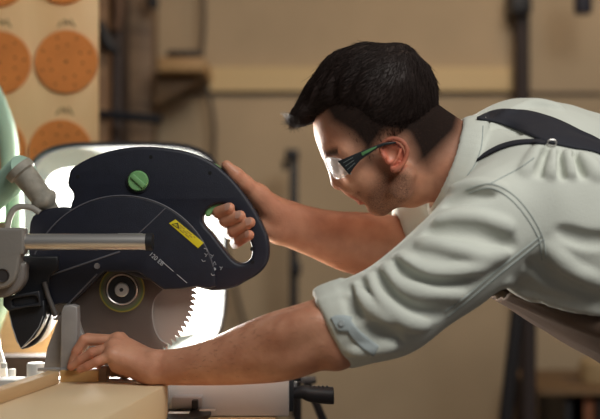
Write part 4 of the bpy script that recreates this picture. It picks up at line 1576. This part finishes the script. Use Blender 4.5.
sh.chain([f0 + af * 0.018 + np.array([0, -.03, .055]), f0 + af * 0.03 + np.array([0, -.06, .01]), f0 + af * 0.03 + np.array([0, -.055, -.03])], [0.006] * 3, 0.01)
cylv(sh, f0 - af * 0.02, f0 + af * 0.035, R(31.0, .12), 0.003, 's')

# neck opening and collar
na = np.array([0.94, 0, -0.35])         # neck axis, pointing to the trunk (x, z)
ne = np.array([0.35, 0, 0.94])
cylv(sh, NC - na * 0.11, NC + na * 0.0, R(70, -.05), 0.006, 's')
for off, rr1, thick in ((0.001, 48.5, 0.005), (0.007, 50, 0.005), (0.013, 51.5, 0.0054), (0.019, 53, 0.0054), (0.025, 54.5, 0.005)):
    ring = []
    for i in range(49):
        an = 2 * math.pi * i / 48
        ring.append(NC + na * off + ne * (R(rr1, -.05) * math.cos(an)) + SD * ((R(rr1, -.05) - 0.006) * math.sin(an)))
    sh.chain(ring, [thick] * 49, 0.009)
cylv(sh, NC - na * 0.02, NC + na * 0.02, R(44.5, -.05), 0.003, 's')
# gentle overall wrinkling of the cloth
sl, X, Y, Z = sh.win(sh.lo, sh.lo + sh.h * sh.n)
sh.a[sl] += (0.0011 * np.sin(X * 31 + 17 * Z + 3.1 * np.sin(Y * 17 + Z * 9)) * np.sin(Z * 37 - X * 23 + 2.3 * np.sin(Y * 29 + X * 11)) + 0.0005 * np.sin(X * 83 - Z * 61 + 3 * np.sin(Y * 41 + Z * 23))).astype(np.float32)
sme = sh.mesh('shirt', 2)
sc_ = np.empty(len(sme.vertices) * 3)
sme.vertices.foreach_get('co', sc_)
sc_ = sc_.reshape(-1, 3)
BV_s = BVHTree.FromPolygons([tuple(v) for v in sc_], [tuple(p.vertices) for p in sme.polygons])
M_shirt = mat('shirt_cotton', (0.60, 0.615, 0.555), 0.85, spec=0.2, var=(9, 0.05), bump=(520, 0.35))
M_shirt.node_tree.nodes['Principled BSDF'].inputs['Sheen Weight'].default_value = 0.15
shirt = link_mesh('shirt', sme, M_shirt, person)


def ribbon(name, edge_a, edge_b, bv, off, thick, material, parent, n=24, m=6):
    """cloth band laid on a surface between two photo-space edges"""
    def rs_(e):
        q = crom(e, 8, False)
        L = np.concatenate([[0], np.cumsum(np.linalg.norm(np.diff(q, axis=0), axis=1))])
        s_ = np.linspace(0, L[-1], n)
        return np.stack([np.interp(s_, L, q[:, i]) for i in range(2)], 1)
    A, B = rs_(edge_a), rs_(edge_b)
    G = np.full((n, m, 3), np.nan)
    Nn = np.zeros((n, m, 3))
    for i in range(n):
        for j in range(m):
            t = j / (m - 1)
            q = A[i] * (1 - t) + B[i] * t
            h_, nn = ray(bv, q[0], q[1], off)
            if h_ is not None:
                G[i, j], Nn[i, j] = h_, nn
    V, idx, Fc = [], {}, []
    for i in range(n):
        for j in range(m):
            if not np.isnan(G[i, j, 0]):
                idx[(i, j)] = len(V)
                V.append(G[i, j])
    nb = len(V)
    for (i, j), k in list(idx.items()):
        V.append(G[i, j] - Nn[i, j] * thick)
    cnt = {}
    for i in range(n - 1):
        for j in range(m - 1):
            c4 = [(i, j), (i, j + 1), (i + 1, j + 1), (i + 1, j)]
            if all(c in idx for c in c4):
                f = [idx[c] for c in c4]
                Fc.append(f)
                Fc.append([x + nb for x in f[::-1]])
                for a, b in zip(f, f[1:] + f[:1]):
                    cnt[(a, b)] = cnt.get((a, b), 0) + 1
    for (a, b) in list(cnt):
        if (b, a) not in cnt:
            Fc.append([b, a, a + nb, b + nb])
    me_ = np_mesh(name, V, Fc)
    bm = bmesh.new()
    bm.from_mesh(me_)
    bmesh.ops.recalc_face_normals(bm, faces=bm.faces[:])
    bm.to_mesh(me_)
    bm.free()
    return link_mesh(name, me_, material, parent)


M_strap = mat('strap_navy', (0.014, 0.015, 0.024), 0.75, bump=(700, 0.3))
straps = ribbon('apron_strap', [(477, 119), (494, 112), (512, 110.5), (534, 113.5), (556, 120.5), (578, 131), (602, 143), (650, 178), (700, 225), (745, 280)],
                [(477, 120.3), (495, 123), (512, 129), (530, 136.5), (545, 143), (572, 149), (602, 156), (646, 186), (694, 232), (738, 288)], BV_s, 0.004, 0.003, M_strap, person, 90, 10)
ribbon('apron_strap', [(477, 160), (488, 152.5), (500, 146.5), (514, 142.5), (530, 141), (545, 141.5)],
       [(477, 162), (489, 156), (502, 150), (516, 146), (530, 144.5), (545, 145)], BV_s, 0.004, 0.003, M_strap, person, 26, 5)
m = MB()
h_, nn = ray(BV_s, 551, 146, 0.006)
m.tube([h_ + np.array([0.007 * math.cos(a), -0.001, 0.005 * math.sin(a)]) for a in np.linspace(0, 2 * math.pi, 21)], 0.0012, 8, cap=False)
m.build('strap_ring', M_steel, straps)

# seams
M_seam = mat('shirt_stitching', (0.40, 0.44, 0.42), 0.8)


def seam(pts, r=0.0010, name='seam', mt=None):
    q = crom(pts, 10, False)
    w3 = []
    for a, b in q:
        h_, nn = ray(BV_s, a, b, 0.0004)
        if h_ is not None and (not w3 or np.linalg.norm(h_ - w3[-1]) < 0.03):
            w3.append(h_)
    if len(w3) > 2:
        MB().tube(w3, r, 8).build(name, mt or M_seam, shirt)


seam([(466, 190), (490, 184), (512, 194), (530, 214), (543, 238), (546, 258)])
seam([(469, 193), (490, 188), (509, 198), (526, 217), (539, 240), (542, 260)])
seam([(541, 236), (520, 252), (495, 272), (470, 293), (445, 312)])
seam([(544, 239), (522, 256), (497, 276), (472, 297), (448, 316)])
seam([(483, 126), (481, 148), (473, 168), (458, 186), (442, 206)])
seam([(534, 158), (520, 168), (505, 176), (490, 184)])
M_tab = mat('cuff_tab', (0.40, 0.45, 0.46), 0.85, bump=(500, 0.3))
tab = ribbon('sleeve_tab', [(331, 318), (336, 315.5), (344, 315.5), (352, 318)], [(335, 324), (338, 331), (344, 332), (349, 332)], BV_s, 0.0030, 0.002, M_tab, shirt, 18, 6)
ribbon('sleeve_tab', [(351, 321), (361, 332), (371, 340), (379, 346)], [(346, 330), (355, 342), (364, 350), (373, 356)], BV_s, 0.0022, 0.002, M_tab, shirt, 18, 6)
h_, nn = ray(BV_s, 342, 323, 0.004)
MB().lathe([(0, -0.0014), (0.0044, -0.0014), (0.005, -0.0006), (0.005, 0.0008), (0, 0.0008)], h_, nn * -1, 20).build('button', mat('button_grey', (0.42, 0.46, 0.47), 0.35), tab)

# ------------------------------------------------------------------ apron below the chest
M_apron = mat('apron_brown', (0.13, 0.085, 0.06), 0.8, var=(10, 0.15), bump=(400, 0.3))
V, Fc = [], []
sta = crom([(494, 298, 10), (515, 311, 16), (550, 333, 26), (600, 363, 42), (660, 405, 70), (730, 470, 100), (765, 560, 140), (775, 640, 160)], 5, False)
NA = 25
for (x, y, hh) in sta:
    for j in range(NA):
        ph = math.radians(-115 + 230 * j / (NA - 1))
        wv = 0.003 * math.sin(j * 1.7 + x * 0.05)
        c_ = P(x, y, -0.05)
        wid = 0.10 + 0.10 * min(1, (x - 494) / 100)
        up_ = np.array([0.45, 0, 0.89])
        V.append(c_ + np.array([0, wid * math.sin(ph), 0]) + up_ * (hh * 1.95 / F * (1 - math.cos(ph)) + wv))
for i in range(len(sta) - 1):
    for j in range(NA - 1):
        a = i * NA + j
        Fc.append((a, a + 1, a + NA + 1, a + NA))
ame = np_mesh('apron', V, Fc)
bm = bmesh.new()
bm.from_mesh(ame)
bmesh.ops.recalc_face_normals(bm, faces=bm.faces[:])
bmesh.ops.solidify(bm, geom=bm.faces[:], thickness=0.0025)
bm.to_mesh(ame)
bm.free()
apron = link_mesh('apron', ame, M_apron, person)

# trousers and boots (the man stands right of the frame)
tv = Vol((0.48, -0.36, 0.03), (1.02, 0.26, 1.14), 0.008)
hips = P(735, 350, -0.05)
for s in (-1, 1):
    y0 = -0.05 + s * 0.10
    tv.chain([hips + np.array([0, s * 0.06, -0.02]), np.array([0.79, y0, 0.88]), np.array([0.74, y0, 0.50]), np.array([0.80 + s * 0.05, y0, 0.10])],
             [0.14, 0.105, 0.075, 0.062], 0.03)
for s in (-1, 1):
    tv.cone((0.80 + s * 0.05, -0.05 + s * 0.10, 0.0), (0.80 + s * 0.05, -0.05 + s * 0.10, 0.075), 0.09, None, 0.0, 's')
link_mesh('trousers', tv.mesh('trousers', 2), mat('dark_denim', (0.03, 0.035, 0.05), 0.85, var=(20, 0.2)), person)
for s in (-1, 1):
    bv_ = Vol((0.55, -0.26, -0.02), (0.96, 0.16, 0.26), 0.006)
    xx, y0 = 0.80 + s * 0.05, -0.05 + s * 0.10
    bv_.cone((xx, y0, 0.16), (xx + 0.01, y0, 0.06), 0.052, 0.05, 0.0)
    bv_.cone((xx + 0.02, y0, 0.045), (xx - 0.17, y0, 0.035), 0.045, 0.042, 0.02)
    bv_.halfspace_cut((0, 0, 0.001), (0, 0, -1))
    link_mesh('boot', bv_.mesh('boot', 2), mat('boot_leather', (0.06, 0.035, 0.02), 0.6), person)

# ------------------------------------------------------------------ safety glasses (worn)
M_frame = mat('glasses_black', (0.012, 0.014, 0.016), 0.35)
gl_ = plate('glasses_temple', [[(337.5, 161.3), (352, 155.2), (366, 149.2), (383, 142.8), (396, 141.5), (396, 143.5), (385, 145.4), (377, 148.5), (370, 153.5), (360.5, 160.2), (354.5, 167), (349.3, 175)]],
            YH - 0.083, YH - 0.079, 0.0012, M_frame, person, yref=YH - 0.081)
gl2 = plate('glasses_temple', [[(337.5, 161.3), (352, 155.2), (366, 149.2), (383, 142.8), (396, 141.5), (396, 143.5), (385, 145.4), (377, 148.5), (370, 153.5), (360.5, 160.2), (354.5, 167), (349.3, 175)]],
            YH + 0.079, YH + 0.083, 0.0012, M_frame, person, yref=YH)
plate('temple_stripe', [[(361, 152.8), (372, 147.8), (377, 146.2), (376, 148), (370, 151.5), (362, 156)]], YH - 0.0845, YH - 0.0832, 0.0004, mat('temple_green', (0.08, 0.20, 0.08), 0.4), gl_, yref=YH - 0.081)
m = MB()
for k in range(3):
    m.tube([P(343 + 2.2 * k, 163 + 3.4 * k, YH - 0.0842), P(353 + 1.0 * k, 157.5 + 2.6 * k, YH - 0.0842)], 0.0005, 6)
m.build('temple_vents', mat('vent_grey', (0.16, 0.18, 0.18), 0.4), gl_)
V, Fc = [], []
NU, NV = 33, 9
for i in range(NU):
    t = -1 + 2 * i / (NU - 1)
    c_ = 1 - math.cos(t * math.pi / 2)
    c_ = abs(t) ** 2.2
    top = np.array([324.0, 157.0]) * (1 - c_) + np.array([339.5, 161.0]) * c_
    bot = np.array([333.5, 175.5]) * (1 - c_) + np.array([349.5, 175.2]) * c_ + np.array([1.0, 4.5]) * math.sin(min(1, abs(t) / 0.9) * math.pi) ** 1.0
    if abs(t) < 0.16:
        bot = bot + (top - bot) * 0.35 * (1 - abs(t) / 0.16)
    for j in range(NV):
        q = top + (bot - top) * j / (NV - 1)
        bul = 1.6 * math.sin(math.pi * j / (NV - 1))
        p = H(q[0] - bul * 0.9, q[1] + bul * 0.45)
        # outer ends sit nearer to the viewer: keep the spot seen in the photo
        yy = YH + math.copysign(abs(t) ** 0.8, t) * 0.080
        p[1] = yy
        V.append(p)
for i in range(NU - 1):
    for j in range(NV - 1):
        a = i * NV + j
        Fc.append((a, a + 1, a + NV + 1, a + NV))
lme = np_mesh('lens', V, Fc)
bm = bmesh.new()
bm.from_mesh(lme)
bmesh.ops.recalc_face_normals(bm, faces=bm.faces[:])
bmesh.ops.solidify(bm, geom=bm.faces[:], thickness=0.0016)
bm.to_mesh(lme)
bm.free()
M_lens = mat('rimlit_lens', (0.85, 0.87, 0.88), 0.12, alpha=0.38, spec=0.8)  # whitish tint stands in for rim light scattered by the lens
lens = link_mesh('safety_lens', lme, M_lens, person)
